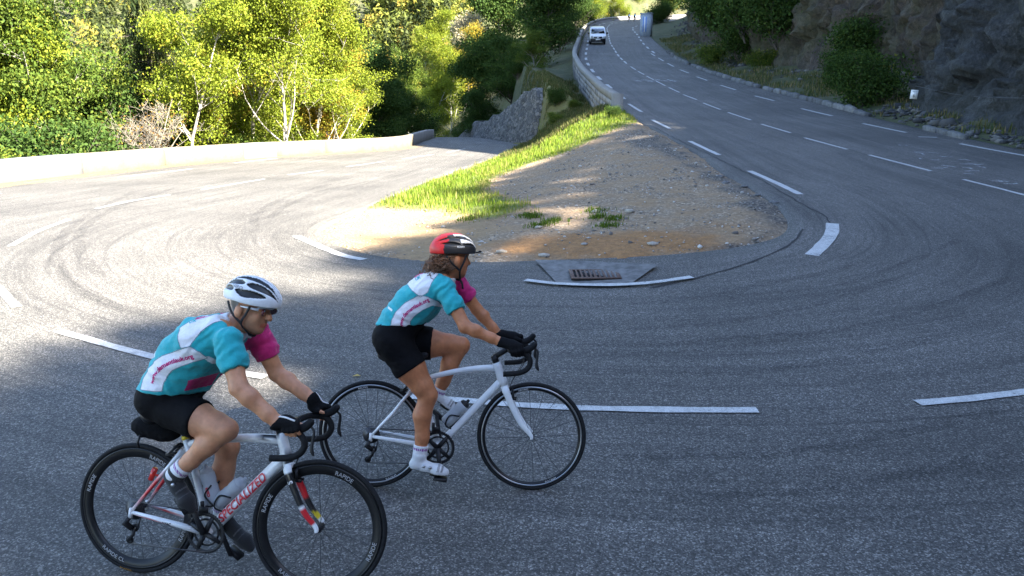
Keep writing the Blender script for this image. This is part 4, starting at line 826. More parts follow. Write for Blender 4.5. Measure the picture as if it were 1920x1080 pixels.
TREES = [
 # kind, px, distance, scale, rotation, label, name
 ('green', 40, 33, 1.1, .3, 'deep green broadleaf tree filling the slope behind the grey parapet end', 'broadleaf_tree', 1.2),
 ('dark', 135, 36, 1.15, 2.2, 'deep green broadleaf tree with a bare pale limb beside the bare shrub', 'broadleaf_tree', 1.2),
 ('lime', -40, 32, 1.0, 1.2, 'yellow green tree at the outside of the bend', 'broadleaf_tree', 1.2),
 ('bush', 5, 27, 1.0, .4, 'yellow green bush right behind the grey parapet end', 'roadside_bush', 1),
 ('dbush', 85, 29.5, 1.25, 1.4, 'dark green bush low behind the parapet', 'roadside_bush', 1),
 ('dbush', 165, 31.5, 1.2, 2.4, 'dark leafy bush beside the bare branched shrub', 'roadside_bush', 1),
 ('dead', 262, 32.5, 1.0, .6, 'bare pale branched shrub with a few rusty leaves behind the parapet', 'bare_shrub', 1),
 ('dead', 215, 34, 1.1, 2.9, 'bare grey multi stemmed shrub leaning out beside the dark trees', 'bare_shrub', 1),
 ('spruce', 290, 41, 1.15, .2, 'tall spruce with drooping olive branches behind the pale birch', 'spruce_tree', 1),
 ('birch', 338, 34.5, 1.0, 1.0, 'slim pale barked birch standing straight behind the parapet', 'birch_tree', 1.1),
 ('birch', 392, 37, 1.0, 3.6, 'slim pale trunked tree with thin yellow green leaves beside the birch', 'birch_tree', 1.1),
 ('lime', 440, 39, 1.05, .9, 'yellow green ash tree behind the white parapet patch', 'broadleaf_tree', 1.2),
 ('lime2', 520, 38, 1.0, 2.0, 'bright lime green rounded tree behind the parapet', 'broadleaf_tree', 1.2),
 ('lime2', 590, 43, 1.0, 4.0, 'lime green tree in front of the golden one', 'broadleaf_tree', 1.1),
 ('gold', 625, 45, 1.0, .0, 'golden orange autumn tree at the end of the lit row', 'broadleaf_tree', 1.2),
 ('gold', 430, 47, 1.1, 2.5, 'golden tree high behind the lime green ones', 'broadleaf_tree', 1.2),
 ('lime', 668, 47, .8, 2.9, 'small yellow green tree at the end of the cream parapet', 'broadleaf_tree', 1.1),
 ('lime', 250, 48, 1.3, 4.4, 'yellow green tree crowning behind the spruce', 'broadleaf_tree', 1.1),
 ('green', 350, 52, 1.3, .3, 'mid green tree deep behind the birches', 'broadleaf_tree', 1.1),
 ('green', 110, 50, 1.4, 5.3, 'mid green tree rising behind the deep green ones', 'broadleaf_tree', 1.2),
 ('lime', 30, 58, 1.5, 1.1, 'yellow green tree crowning behind the far left deep green trees', 'broadleaf_tree', 1.1), ('gold', 185, 60, 1.5, 2.0, 'golden tree top rising behind the bare shrubs', 'broadleaf_tree', 1.1), ('lime2', 300, 62, 1.6, 3.0, 'lime tree behind the tall spruce', 'broadleaf_tree', 1.1), ('green', 420, 64, 1.6, 4.1, 'mid green tree far behind the slim birches', 'broadleaf_tree', 1.1), ('lime', 510, 60, 1.5, 5.2, 'yellow green tree far behind the rounded lime tree', 'broadleaf_tree', 1.1), ('lime2', 570, 50, 1.2, 1.2, 'lime tree squeezed between the golden tree and the ash', 'broadleaf_tree', 1.1), ('lime', 160, 42, 1.1, 3.3, 'yellow green tree between the deep green trees and the spruce', 'broadleaf_tree', 1.1), ('lime2', 205, 40, .9, 1.0, 'lime tree leafing above the bare shrubs', 'broadleaf_tree', 1.1),
 ('bush', 470, 38, .9, .2, 'low lime bush behind the white parapet patch', 'roadside_bush', 1),
 ('bush', 560, 42, .9, 1.2, 'low green bush under the lime trees', 'roadside_bush', 1),
 ('bush', 690, 48, .7, 2.2, 'small bush at the corner of the cream parapet', 'roadside_bush', 1),
 ('dark2', 722, 72, .95, .5, 'dark shaded tree standing above the grey parapet', 'broadleaf_tree', 1.0),
 ('dark', 762, 80, .95, 1.9, 'dark shaded tree beside the grey parapet end', 'broadleaf_tree', .9),
 ('dark2', 695, 66, .8, 3.0, 'dark shaded tree next to the last lit tree', 'broadleaf_tree', .9),
 ('lime', 800, 104, 1.2, .7, 'sunlit yellow green tree in the gully mouth', 'broadleaf_tree', 1.1),
 ('lime2', 840, 112, 1.3, 1.7, 'sunlit lime tree in the gully between dark trees', 'broadleaf_tree', 1.2),
 ('green', 780, 118, 1.3, 3.1, 'sunlit green tree at the back of the gully', 'broadleaf_tree', 1.2),
 ('gold', 868, 120, 1.3, 4.0, 'sunlit golden tree at the back of the gully', 'broadleaf_tree', 1.2),
 ('pale', 893, 124, 1.3, .4, 'pale dry looking tree above the dark slope', 'broadleaf_tree', 1.3),
 ('lime2', 815, 132, 1.5, 5.0, 'tall sunlit yellow tree behind the gully', 'broadleaf_tree', 1.2),
 ('green', 745, 128, 1.3, 2.0, 'sunlit green tree below the bare tan slope', 'broadleaf_tree', 1.0),
 ('dark2', 915, 84, 1.0, .2, 'dark tree leaning over the retaining wall', 'broadleaf_tree', 1.0),
 ('dark', 965, 74, .95, 1.3, 'dark round tree above the retaining wall top', 'broadleaf_tree', .9),
 ('dark2', 1010, 84, 1.1, 2.8, 'dark tree on the bank left of the upper parapet', 'broadleaf_tree', 1.0),
 ('dark', 870, 92, .9, 4.0, 'dark tree low at the end of the short stone wall', 'broadleaf_tree', .8),
 ('dark', 1045, 96, 1.0, 5.0, 'dark tree touching the parapet beside the van', 'broadleaf_tree', 1.0),
 ('dark2', 955, 102, 1.3, .9, 'tall dark tree behind the retaining wall trees', 'broadleaf_tree', 1.2),
 ('dark2', 1030, 122, 1.3, 2.0, 'tall dark tree behind the van', 'broadleaf_tree', 1.2),
 ('dark', 1075, 140, 1.2, 3.3, 'dark tree outside the far bend of the upper road', 'broadleaf_tree', 1.2),
 ('dark', 972, 67, .42, .6, 'small dark tree crowning the far end of the bank', 'broadleaf_tree', .9), ('dark', 940, 64, .35, 1.6, 'low dark tree just above the rubble stone wall', 'broadleaf_tree', .8),
 ('dark', 905, 76, .7, 2.1, 'small dark tree at the foot of the shaded slope', 'broadleaf_tree', .9),
 ('green', 1005, 63, .5, 2.6, 'young mid green bush tree on top of the bank', 'broadleaf_tree', .8),
 ('lime2', 1118, 162, 1.1, .3, 'sunlit yellow green tree behind the far bend parapet', 'broadleaf_tree', 1.2),
 ('lime', 1150, 174, 1.1, 1.3, 'sunlit pale trunked tree behind the distant riders', 'broadleaf_tree', 1.2),
 ('lime2', 1180, 186, 1.1, 2.3, 'sunlit lime tree at the inner end of the far bend', 'broadleaf_tree', 1.2),
 ('green', 1095, 158, 1.1, 4.3, 'half lit green tree outside the far bend', 'broadleaf_tree', 1.2)]
for kd_, px_, y_, s_, rz_, lab, nm, szz in TREES:
    x_, yy = px_xy(px_, y_)
    if y_ > 60 and 840 < px_ < 1080 and y_ < 145: zz = float(G(x_, yy))-.6
    elif px_ > 1090: zz = float(zR(yy)) - 5
    else: zz = float(G(x_, yy)) - .2
    if nm == 'roadside_bush': zz = max(zz, float(zL(yy))-1.6)
    tree(kd_, x_, yy, s_, rz_, lab, nm, 'tree' if 'tree' in nm else 'bush', z=zz, sz=szz)
# shrubs rooted on the cliff
def cliff_bush(kind, px, py, s, lab, rz=0):
    h_, n_ = cliff_hit(px, py); tree(kind, h_[0]-.1, h_[1], s, rz, lab, 'cliff_bush', 'bush', z=h_[2]-.4*s)
for k_, px_, py_, s_, lab in (('dbush', 1638, 195, .95, 'dark shrub hugging the corner beside the number plate'), ('dbush', 1620, 125, 1.15, 'dark shrub growing up the brown rock beside the slate face'), ('dbush', 1592, 165, .85, 'dark shrub at the foot of the brown rock'), ('dbush', 1360, 60, 2.0, 'large dark green shrub on the middle of the cliff'), ('dbush', 1420, 40, 2.2, 'large dark shrub overhanging the brown cliff'),
    ('dbush', 1470, 60, 1.7, 'dark shrub below the overhanging ones'), ('dbush', 1400, 105, 1.4, 'dark green shrub above the kerb stones'), ('bush', 1440, 135, .9, 'low green shrub on the verge by the kerb'), ('dbush', 1330, 20, 2.0, 'dark green shrub high on the far cliff'), ('dbush', 1232, 45, 1.6, 'dark shrub behind the blue grey cabinet'), ('bush', 1340, 120, .9, 'low shrub on the grassy verge'), ('dbush', 1245, 20, 2.2, 'dark shrub above the blue grey cabinet')):
    cliff_bush(k_, px_, py_, s_, lab, rng.uniform(0, 6))
# trees on the ridge above the road: they throw the dappled shade on the bend
for k, (x_, y_, kd_) in enumerate(((18.0, -15, 'birch'), (19.9, -12.3, 'birch'), (21.2, -10.5, 'birch'), (22.5, -8.8, 'birch'))):
    i_ = np.argmin(np.hypot(rr[:, 0]-x_, rr[:, 1]-y_)); tree(kd_, x_, y_, .55, k*1.3, 'slender tree on the mountain ridge above the bend', 'ridge_tree', 'tree', 'trees on the ridge', z=float(rr[i_, 2])-1.6)
g_ = np.random.default_rng(31); kk_ = [i for i in range(len(rr)) if -17 < rr[i, 1] < 17]  # unseen shrubs added along the crest to soften and dapple the shadow edge
L_ = arclen(rr[kk_][:, :2])
for k, d_ in enumerate(np.arange(.3, L_[-1], 1.25)):
    i_ = kk_[int(np.searchsorted(L_, d_))]; s_ = g_.uniform(.55, .95); tree('bush', rr[i_, 0]+g_.normal(0, .3), rr[i_, 1], s_, g_.uniform(0, 6), 'unseen leafy shrub added on the crest to soften the shadow edge', 'shadow_edge_shrub', 'bush', 'added shrubs softening the shadow edge', z=float(rr[i_, 2])-.35)
# far wood on the opposite slope
def far_wood():
    g = np.random.default_rng(77); N = 3600; x = g.uniform(-240, 110, N); y = g.uniform(128, 400, N); ok = ((x < xb(np.minimum(y, 189))-25) | (y > 206)) & (np.abs((x+.165*y*1.0) + 4) > 1.5+.006*y); x, y = x[ok], y[ok]; N = len(x)
    xe = g.uniform(-75, 12, 700); ye = g.uniform(122, 190, 700); ke = (xe < xb(ye)-22) & (np.abs(xe+.165*ye+4) > 3); x, y = np.concatenate([x, xe[ke]]), np.concatenate([y, ye[ke]]); N = len(x)
    z = G(x, y) + fbm(P3(x*.02, y*.02, 9), 3)*6*.9; Vs, Fs, tn = [], [], []; nv = 0
    for i in range(N):
        con = g.uniform() < .45 + .4*(y[i] > 200); h_ = g.uniform(7, 14); m = 260 if y[i] < 190 else (120 if y[i] < 250 else 60); fs = .30 if y[i] < 190 else (.42 if y[i] < 250 else .55)
        if con: t = g.uniform(.08, 1, m); r = (1-t)*h_*.20*np.sqrt(g.uniform(.2, 1, m)); zz = t*h_; base = g.normal(.18, .08)
        else: u = g.normal(size=(m, 3)); u /= np.linalg.norm(u, axis=1)[:, None]; rad = g.uniform(.6, 1, m); r = np.hypot(u[:, 0], u[:, 1])*rad*h_*.30; zz = h_*.55+u[:, 2]*rad*h_*.42; base = g.normal(.62, .16)
        a = g.uniform(0, 6.28, m); P = np.stack([x[i]+np.cos(a)*r, y[i]+np.sin(a)*r, z[i]+zz-.5], 1); q_ = g.normal(size=(m, 3, 3))*fs; Vs.append((P[:, None]+q_).reshape(-1, 3)); tn.append(np.repeat(np.clip(base+g.normal(0, .09, m), 0, 1), 3))
    V = np.concatenate(Vs); return mesh_np('far_wood', V, np.arange(len(V)).reshape(-1, 3), False, M_far, attr=dict(tone=np.concatenate(tn)))
M_far = leaf_mat('far_foliage', [(0, (.03, .045, .016)), (.3, (.07, .085, .03)), (.5, (.12, .15, .03)), (.75, (.24, .24, .04)), (1, (.34, .24, .05))], .3)
ob('far_wood', far_wood(), kind='stuff', label='sunlit mixed wood covering the opposite slope', cat='wood')
# small bushes on the bank under the parapet
for k, (px_, py_, s_, lab) in enumerate(((1042, 236, .35, 'small green bush at the top end of the retaining wall'), (1046, 196, .38, 'rounded green bush behind the peak of the retaining wall'), (1075, 205, .28, 'tiny bush in the dry grass of the bank'), (1150, 222, .22, 'low bush at the tip of the grass strip'))):
    q_ = hit(px_, py_); tree('dbush' if k % 2 else 'bush', q_[0], q_[1], s_, k*1.1, lab, 'bank_bush', 'bush', z=q_[2]-.1)
# ================================================================== BICYCLES
def colattr_mat(name, rough=.35, coat=0, sss=0, bump=0, bscale=300, sheen=0):
    m, n, l, b = mat_new(name); t = n.new('ShaderNodeAttribute'); t.attribute_name = 'col'; tc = n.new('ShaderNodeTexCoord'); t2 = noise_node(n, l, bscale*.12, 5, .6, tc.outputs['Object']); r = ramp_node(n, l, t2.outputs[0], [(.3, .90), (.7, 1.07)])
    l.new(mix_node(n, l, 1.0, t.outputs['Color'], r.outputs[0], 'MULTIPLY'), b.inputs['Base Color']); b.inputs['Roughness'].default_value = rough; b.inputs['Coat Weight'].default_value = coat; b.inputs['Sheen Weight'].default_value = sheen
    if sss: b.inputs['Subsurface Weight'].default_value = sss; b.inputs['Subsurface Radius'].default_value = (.012, .005, .003); b.inputs['Subsurface Scale'].default_value = 1
    if bump:
        t3 = noise_node(n, l, bscale, 3, .6, tc.outputs['Object']); bump_node(n, l, t3.outputs[0], b, bump, .002)
    return m
M_paintw = plain('white_frame_paint', (.82, .83, .84), .28, coat=.4, var=.02); M_blackp = plain('black_plastic', (.016, .016, .018), .45, var=.2, spec=.3); M_tyre = plain('tyre_rubber', (.016, .016, .017), .8, var=.3, scale=60, spec=.2); M_tape = plain('bar_tape', (.013, .013, .014), .75, var=.3, scale=90, bump=.4, spec=.2)
M_carbon = plain('carbon_rim', (.012, .012, .013), .4, coat=.1, var=.2, spec=.3); M_alu = plain('alloy', (.45, .46, .48), .32, .9, var=.1); M_chain = plain('chain_steel', (.09, .09, .095), .4, .8, var=.3, scale=150); M_red = plain('red_lens', (.65, .03, .02), .25, coat=.5); M_redp = plain('red_print', (.62, .035, .05), .4); M_whp = plain('white_print', (.75, .75, .76), .4); M_grp = plain('grey_print', (.38, .38, .40), .4); M_orp = plain('orange_print', (.55, .25, .03), .6)
M_yel = plain('yellow_collar', (.65, .5, .03), .4); M_spoke = plain('spoke_steel', (.05, .05, .055), .35, .7); M_frame_multi = colattr_mat('graphic_frame_paint', .28, .4)
RW = .336
def paint_attr(o, fn):
    me = o.data; n = len(me.vertices); co = np.empty(n*3, np.float32); me.vertices.foreach_get('co', co); c = fn(co.reshape(-1, 3)); c = np.c_[c, np.ones(n)]
    at = me.attributes.new('col', 'FLOAT_COLOR', 'POINT'); at.data.foreach_set('color', c.astype(np.float32).ravel())
def make_wheel(parent, c, steer_M, rim_depth, rim_mat, brake_mat, n_spoke, rear):
    def T(P): return steer_M(np.asarray(P, float))
    def build(mb, name, mat, par):
        mb.v = [T(v) for v in mb.v]; return mb.build(name, mat, par)
    a = np.linspace(0, 2*np.pi, 10, endpoint=False)
    ri = RW-.0245
    b = MB(); b.ring(c, ri, [(0, -.0095), (.001, .0095), (-.012, .0105), (-rim_depth, .004), (-rim_depth, -.004), (-.012, -.0105)], 96); rim = build(b, 'wheel', rim_mat, parent)
    b = MB(); b.ring(c, RW-.0125, [(math.cos(t)*.0125, math.sin(t)*.0128) for t in a], 96); build(b, 'tyre', M_tyre, rim)
    for s in (-1, 1):
        b = MB(); b.ring(c, ri-.0055, [(-.0045, s*.0104), (.0045, s*.0102), (.0045, s*.0112), (-.0045, s*.0114)], 96); build(b, 'brake_track', brake_mat, rim)
    b = MB(); w = .065 if rear else .05
    b.tube([c+np.array([0, -w, 0]), c+np.array([0, -w*.55, 0]), c+np.array([0, w*.55, 0]), c+np.array([0, w, 0])], [.011, .018, .018, .011], 14); build(b, 'hub', M_blackp, rim)
    for k in range(n_spoke):
        t = 2*np.pi*k/n_spoke + (.13 if rear else .05); s = 1 if k % 2 else -1; t0 = t + (.75*(1 if (k//2) % 2 else -1) if rear else 0)
        b = MB(); b.tube([c+np.array([math.cos(t0)*.018, s*.022, math.sin(t0)*.018]), c+np.array([math.cos(t)*(ri-rim_depth+.004), 0, math.sin(t)*(ri-rim_depth+.004)])], .00125, 4, cap=False); build(b, 'spoke', M_spoke, rim)
    return rim
def decal_on_wheel(parent, txt, c, rad, size, mat, a0, steer_M, y=-.0145, flip=False, outline=False):
    me = text_mesh(txt, size, 'lettering', mat); n = len(me.vertices); co = np.empty(n*3, np.float32); me.vertices.foreach_get('co', co); co = co.reshape(-1, 3).astype(float)
    t = a0 - co[:, 0]/rad if not flip else a0 + co[:, 0]/rad; r = rad + (co[:, 1] if not flip else -co[:, 1])
    P = np.stack([c[0]+r*np.cos(t), np.full(n, y), c[2]+r*np.sin(t)], 1); me.vertices.foreach_set('co', steer_M(P).astype(np.float32).ravel()); me.update(); return ob('lettering', me, parent)
def decal_on_tube(parent, txt, A, B, s0, size, mat, rad, shear=0, bold=0, voff=0, side=-1, y0=0.0):
    """text on the near side of a tube A->B (xz plane), starting s0 metres from A"""
    me = text_mesh(txt, size, 'lettering', mat, align='LEFT', bold=bold, shear=shear); bm_ = bmesh.new(); bm_.from_mesh(me)
    for lv in np.linspace(-size*.5, size*.6, 14): bmesh.ops.bisect_plane(bm_, geom=bm_.verts[:]+bm_.edges[:]+bm_.faces[:], plane_co=(0, lv, 0), plane_no=(0, 1, 0))
    bm_.to_mesh(me); bm_.free(); n = len(me.vertices); co = np.empty(n*3, np.float32); me.vertices.foreach_get('co', co); co = co.reshape(-1, 3).astype(float)
    A = np.asarray(A, float); B = np.asarray(B, float); t = (B-A)/np.linalg.norm(B-A); u = np.array([-t[2], 0, t[0]]); v = co[:, 1]+voff
    y = y0 + side*(np.sqrt(np.clip(rad**2-v**2, (rad*.55)**2, None))+.002)
    P = A + t*(s0+co[:, 0])[:, None] + u*v[:, None]; P[:, 1] = y; me.vertices.foreach_set('co', P.astype(np.float32).ravel()); me.update(); return ob('lettering', me, parent)
def lerp(a, b, t): return np.asarray(a, float)*(1-t)+np.asarray(b, float)*t
def V3(x, z, y=0.): return np.array([x, y, z], float)
def make_bike(q, spec, label):
    x0, y0, psi, lean = q
    root = empty('road_bicycle', (x0, y0, float(G(x0, y0))), label=label, cat='bicycle'); root.rotation_euler = (-lean, 0, psi)
    hr, hf, bb = V3(0, RW), V3(.988, RW), V3(*spec['bb']); ht, hb = V3(*spec['ht']), V3(*spec['hb']); sc = V3(*spec['cl'])
    ax = (ht-hb)/np.linalg.norm(ht-hb); d = spec['steer']; K = Matrix.Rotation(d, 3, Vector(ax)); Kn = np.array(K)
    S = lambda P: (np.asarray(P, float)-hb) @ Kn.T + hb; I = lambda P: np.asarray(P, float)
    fm = M_frame_multi if spec['multi'] else M_paintw
    frame = MB(); r = spec['rt']
    # top tube, down tube, seat tube, head tube
    tt = [lerp(sc, ht-ax*.035, t)+V3(0, spec['arch']*4*t*(1-t)) for t in np.linspace(0, 1, 12)]
    frame.tube(tt, np.linspace(.015, .021, 12)*spec['tf'], 12, flat=.85)
    frame.tube([lerp(bb, hb+ax*.03, t) for t in np.linspace(0, 1, 10)], np.linspace(r*1.05, r*1.02, 10), 14, flat=.9)
    frame.tube([lerp(bb, sc+(sc-bb)*.06, t) for t in np.linspace(0, 1, 6)], [.024, .021, .019, .018, .018, .018], 12)
    frame.tube([hb-ax*.005, hb+ax*.03, lerp(hb, ht, .5), ht-ax*.03, ht], [.027, .030, .026, .027, .024], 14)
    frame.tube([bb+V3(0, 0, -.04), bb+V3(0, 0, .04)], .026, 16)
    kink = spec.get('kink', 0)
    for s in (-1, 1):
        a_ = V3(.005, RW, s*.062); b_ = sc + V3(-.018, -.03, s*.018)
        m1 = lerp(a_, b_, .5)+V3(0, -kink, 0); m2 = lerp(a_, b_, .72)+V3(0, -kink*.2, 0)
        frame.tube([a_, lerp(a_, m1, .6), m1, m2, b_], [.0085, .009, .0105, .0095, .011], 10)
        frame.tube([a_, V3(.12, RW-.018, s*.060), V3(.27, .295, s*.055), bb+V3(-.03, -.002, s*.035)], [.010, .012, .0145, .018], 10, flat=.7)
        frame.tube([V3(.005, RW+.02, s*.063), V3(.003, RW-.03, s*.063)], [.008, .012], 8)
    fo = frame.build('frame', fm, root)
    # fork
    fk = []
    for s in (-1, 1):
        b = MB(); cr = hb-ax*.012
        pts = [cr+V3(0, 0, s*.016), cr-ax*.03+V3(.004, 0, s*.040), lerp(cr, hf, .35)+V3(-.012, 0, s*.047), lerp(cr, hf, .7)+V3(-.016, 0, s*.050), hf+V3(-.006, .02, s*.050), hf+V3(0, -.008, s*.050)]
        P = resample(np.array(pts), 40); b.tube(S(P), np.interp(np.linspace(0, 1, 40), [0, .15, .3, .7, 1], [.020, .024, .020, .015, .010]), 12, flat=.55)
        fk.append(b.build('fork_blade', fm, root))
    b = MB(); b.tube(S([hb-ax*.03, hb+ax*.004]), [.026, .027], 14); b.build('fork_crown', fm if not spec['multi'] else M_paintw, root)
    if spec['multi']:
        W_, K_, R_ = np.array([.82, .83, .84]), np.array([.02, .02, .022]), np.array([.60, .02, .03])
        def frame_col(P):
            c = np.tile(W_, (len(P), 1)); t = np.clip(((P-ht)@(sc-ht))/((sc-ht)@(sc-ht)), -.3, 1.2); dd = np.abs(P[:, 2]-np.interp(P[:, 0], [sc[0], ht[0]], [sc[2]+.003, ht[2]-.03]))
            k = (t > -.02) & (t < .62) & (P[:, 2] > ht[2]-.07) & (np.abs(P[:, 1]) > .009) & (P[:, 2] > np.interp(P[:, 0], [sc[0], ht[0]], [sc[2]+.006, ht[2]-.026])) & (P[:, 0] > .66); c[k] = K_
            ax_ = (P-hb)@ax; k = (ax_ < .045) & (ax_ > -.02) & (np.linalg.norm(P-hb-ax_[:, None]*ax, axis=1) < .05) & (P[:, 0] > hb[0]-.006); c[k] = K_
            # seat stay and chain stay flashes
            k = (P[:, 0] < .14) & (P[:, 0] > .05) & (P[:, 2] > RW+.03); c[k] = R_
            k = (P[:, 0] > .055) & (P[:, 0] < .12) & (P[:, 2] < RW+.005) & (P[:, 2] > RW-.03); c[k] = R_
            k = (P[:, 0] > .30) & (P[:, 0] < .36) & (P[:, 2] < .33); c[k] = K_
            return c
        paint_attr(fo, frame_col)
        def fork_col(side):
            def f_(P):
                t = ((P-hb)@(hf-hb))/((hf-hb)@(hf-hb)); c = np.tile(W_, (len(P), 1)); fr_ = np.cross(hf-hb, [0, 1, 0]); off = (P-lerp(hb, hf, .5))@(fr_/np.linalg.norm(fr_))
                if side < 0: c[(t > .14) & (t < .60)] = K_; c[(t > .66) & (t < .90)] = R_
                else: c[(t > .16) & (t < .55)] = R_; c[(t > .55) & (t < .78)] = K_; c[(t > .78) & (t < .90)] = np.array([.65, .5, .03])
                edge = np.abs(P[:, 1]-np.interp(t, [0, 1], [side*.045, side*.05]))
                return c
            return f_
        for s, o in zip((-1, 1), fk): paint_attr(o, fork_col(s))
    # wheels
    wr = make_wheel(root, hr, I, spec['rim'], spec['rim_mat'], spec['brake'], 24, True); wf = make_wheel(root, hf, S, spec['rim'], spec['rim_mat'], spec['brake'], 20, False)
    rr_ = RW-.0245-spec['rim']*.5-.003
    for (wh, c, SM) in ((wr, hr, I), (wf, hf, S)):
        for txt, a0, fl in spec['rim_text']: decal_on_wheel(wh, txt, c, rr_, spec['rim']*.62, spec['rim_ink'], a0, SM, flip=fl)
        if spec.get('tyre_text'): decal_on_wheel(wh, spec['tyre_text'][0], c, RW-.010, .011, M_orp, spec['tyre_text'][1], SM, y=-.0142, flip=spec['tyre_text'][2])
    # drive train
    b = MB(); yC = -.047
    b.ring(bb+V3(0, 0, yC), .098, [(-.012, -.002), (.0, -.002), (.005, 0), (0, .002), (-.012, .002)], 60); b.ring(bb+V3(0, 0, yC+.008), .070, [(-.010, -.002), (.0, -.002), (.0, .002), (-.010, .002)], 50)
    for k in range(50):
        t = 2*np.pi*k/50; b.box(bb+V3(math.cos(t)*.102, math.sin(t)*.102, yC), (.006, .003, .007), np.array([[math.cos(t), 0, -math.sin(t)], [0, 1, 0], [math.sin(t), 0, math.cos(t)]]))
    for k in range(4):
        t = spec['crank'] + .7 + k*np.pi/2; b.tube([bb+V3(0, 0, yC-.006), bb+V3(math.cos(t)*.088, math.sin(t)*.088, yC-.002)], [.016, .011], 8, flat=.6)
    b.build('chainring', M_blackp, root)
    for s, ang in ((-1, spec['crank']), (1, spec['crank']+np.pi)):
        e = bb + V3(math.cos(ang)*.170, math.sin(ang)*.170, s*.078); b = MB(); b.tube([bb+V3(0, 0, s*.062), lerp(bb+V3(0, 0, s*.066), e, .5), e], [.018, .013, .014], 12, flat=.7); ca = b.build('crank_arm', M_blackp, root)
        fa = spec['foot_ang'][0 if s < 0 else 1]; b = MB(); Rm = np.array([[math.cos(fa), 0, -math.sin(fa)], [0, 1, 0], [math.sin(fa), 0, math.cos(fa)]])
        b.tube([e, e+V3(0, 0, s*.07)], .007, 8); b.box(e+V3(0, 0, s*.045), (.085, .062, .018), Rm, .85); b.build('pedal', M_blackp, ca)
    b = MB(); 
    for k, rad in enumerate((.054, .048, .042, .037, .032, .027)): b.ring(hr+V3(0, 0, -.022-.0055*k), rad, [(-.014, -.0016), (.0, -.0016), (.0, .0016), (-.014, .0016)], 30)
    b.build('cassette', M_chain, root)
    j1, j2 = V3(.018, RW-.085, -.045), V3(-.012 if spec['multi'] else -.018, RW-.150, -.045)
    b = MB(); b.tube([V3(.0, RW-.028, -.066), V3(-.018, RW-.055, -.075), V3(.012, RW-.085, -.06)], [.012, .017, .014], 10); b.tube([j1+V3(0, 0, -.012), lerp(j1, j2, .5)+V3(.012, 0, -.012), j2+V3(0, 0, -.012)], [.012, .009, .010], 8, flat=.6)
    for j in (j1, j2): b.ring(j, .020, [(-.014, -.004), (0, -.003), (0, .003), (-.014, .004)], 24)
    b.build('rear_derailleur', M_blackp, root)
    b = MB(); t_ = bb+V3(0, .099, yC); b.tube([V3(-.004, RW+.046, -.040), V3(.1, lerp(RW+.046, t_[2], .24), -.042), t_], .0042, 6)
    b.tube([j2+V3(.004, -.02, 0), bb+V3(0, -.099, yC)], .0042, 6); b.tube([V3(.045, RW-.03, -.043), j1+V3(.016, 0, 0)], .0042, 6, ); b.build('chain', M_chain, root)
    b = MB(); b.tube([bb+V3(-.03, .10, -.03), bb+V3(-.028, .15, -.035)], .010, 8); b.box(bb+V3(-.01, .115, -.05), (.05, .004, .03)); b.build('front_derailleur', M_blackp, root)
    # brakes
    for nm_, pc, SM, up in (('front_brake', hf+V3(-.03, 0), S, 0), ('rear_brake', V3(.14, RW+.33), I, 1)):
        c = (hb-ax*.035+V3(.035, -.01)) if not up else lerp(hr, sc, .93)+V3(-.035, .005); b = MB()
        b.tube(SM([c+V3(-.02, 0), c+V3(.012, .006)]), .009, 8)
        for s in (-1, 1): b.tube(SM([c+V3(.008, .016, s*.004), c+V3(.010, .008, s*.032), c+V3(.012 if not up else -.03, -.035 if not up else -.03, s*.028)]), [.007, .008, .006], 8)
        for s in (-1, 1): b.box(SM([c+V3(.010 if not up else -.03, -.042 if not up else -.038, s*.020)])[0], (.045, .010, .012))
        b.build(nm_, M_blackp, root)
    # cockpit
    C = V3(*spec['bar']); st_top = ht+ax*.035
    b = MB(); b.tube(S([ht, ht+ax*.045]), .021, 14); b.tube(S([st_top, lerp(st_top, C, .5), C]), [.018, .0165, .018], 12); b.tube(S([C+V3(0, 0, -.03), C+V3(0, 0, .03)]), .022, 14); b.build('stem', M_blackp, root)
    half = [(0, 0, 0), (0, -.06, .001), (.004, -.12, .001), (.012, -.17, 0), (.035, -.197, -.001), (.075, -.205, -.004), (.105, -.206, -.018), (.122, -.207, -.045), (.119, -.208, -.078), (.095, -.210, -.106), (.055, -.212, -.121), (.01, -.214, -.126), (-.035, -.215, -.128)]
    hp = resample(np.array([(x, y, z) for x, y, z in half]), 70); full = np.vstack([hp[::-1], (hp*np.array([1, -1, 1]))[1:]])
    b = MB(); b.tube(S(full+C), .0160, 12); b.build('handlebar', M_tape, root)
    for s in (-1, 1):
        b = MB(); P = resample(np.array([(.060, -.205, .004), (.090, -.206, .010), (.120, -.206, .022), (.143, -.205, .042), (.155, -.204, .060)]), 20)*np.array([1, -s, 1]); b.tube(S(P+C), np.interp(np.linspace(0, 1, 20), [0, .3, .7, .9, 1], [.019, .021, .019, .017, .009]), 12); hd = b.build('brake_hood', M_tape, root)
        b = MB(); P = resample(np.array([(.150, -.206, .028), (.166, -.210, .005), (.163, -.214, -.035), (.160, -.218, -.075), (.172, -.222, -.105)]), 20)*np.array([1, -s, 1]); b.tube(S(P+C), np.interp(np.linspace(0, 1, 20), [0, .6, .85, 1], [.006, .008, .011, .004]), 8, flat=.6); b.build('brake_lever', M_blackp, hd)
    for s in (-1, 1):
        b = MB(); P = resample(np.array([C+V3(.06, -.01, s*.16), C+V3(.09, -.08, s*.07), hb+V3(.055, .03, s*.01), hb+V3(.03, -.05, 0)]), 24); b.tube(S(P), .0022, 6); b.build('cable', M_blackp, root)
    # saddle and post
    sd = spec['saddle']; post = sc+(sc-bb)/np.linalg.norm(sc-bb)*(sd[1]-.05-sc[2])/((sc-bb)[2]/np.linalg.norm(sc-bb))
    b = MB(); b.tube([sc-(sc-bb)*.05, post], .0140, 12); b.build('seatpost', M_blackp if not spec['multi'] else M_blackp, root)
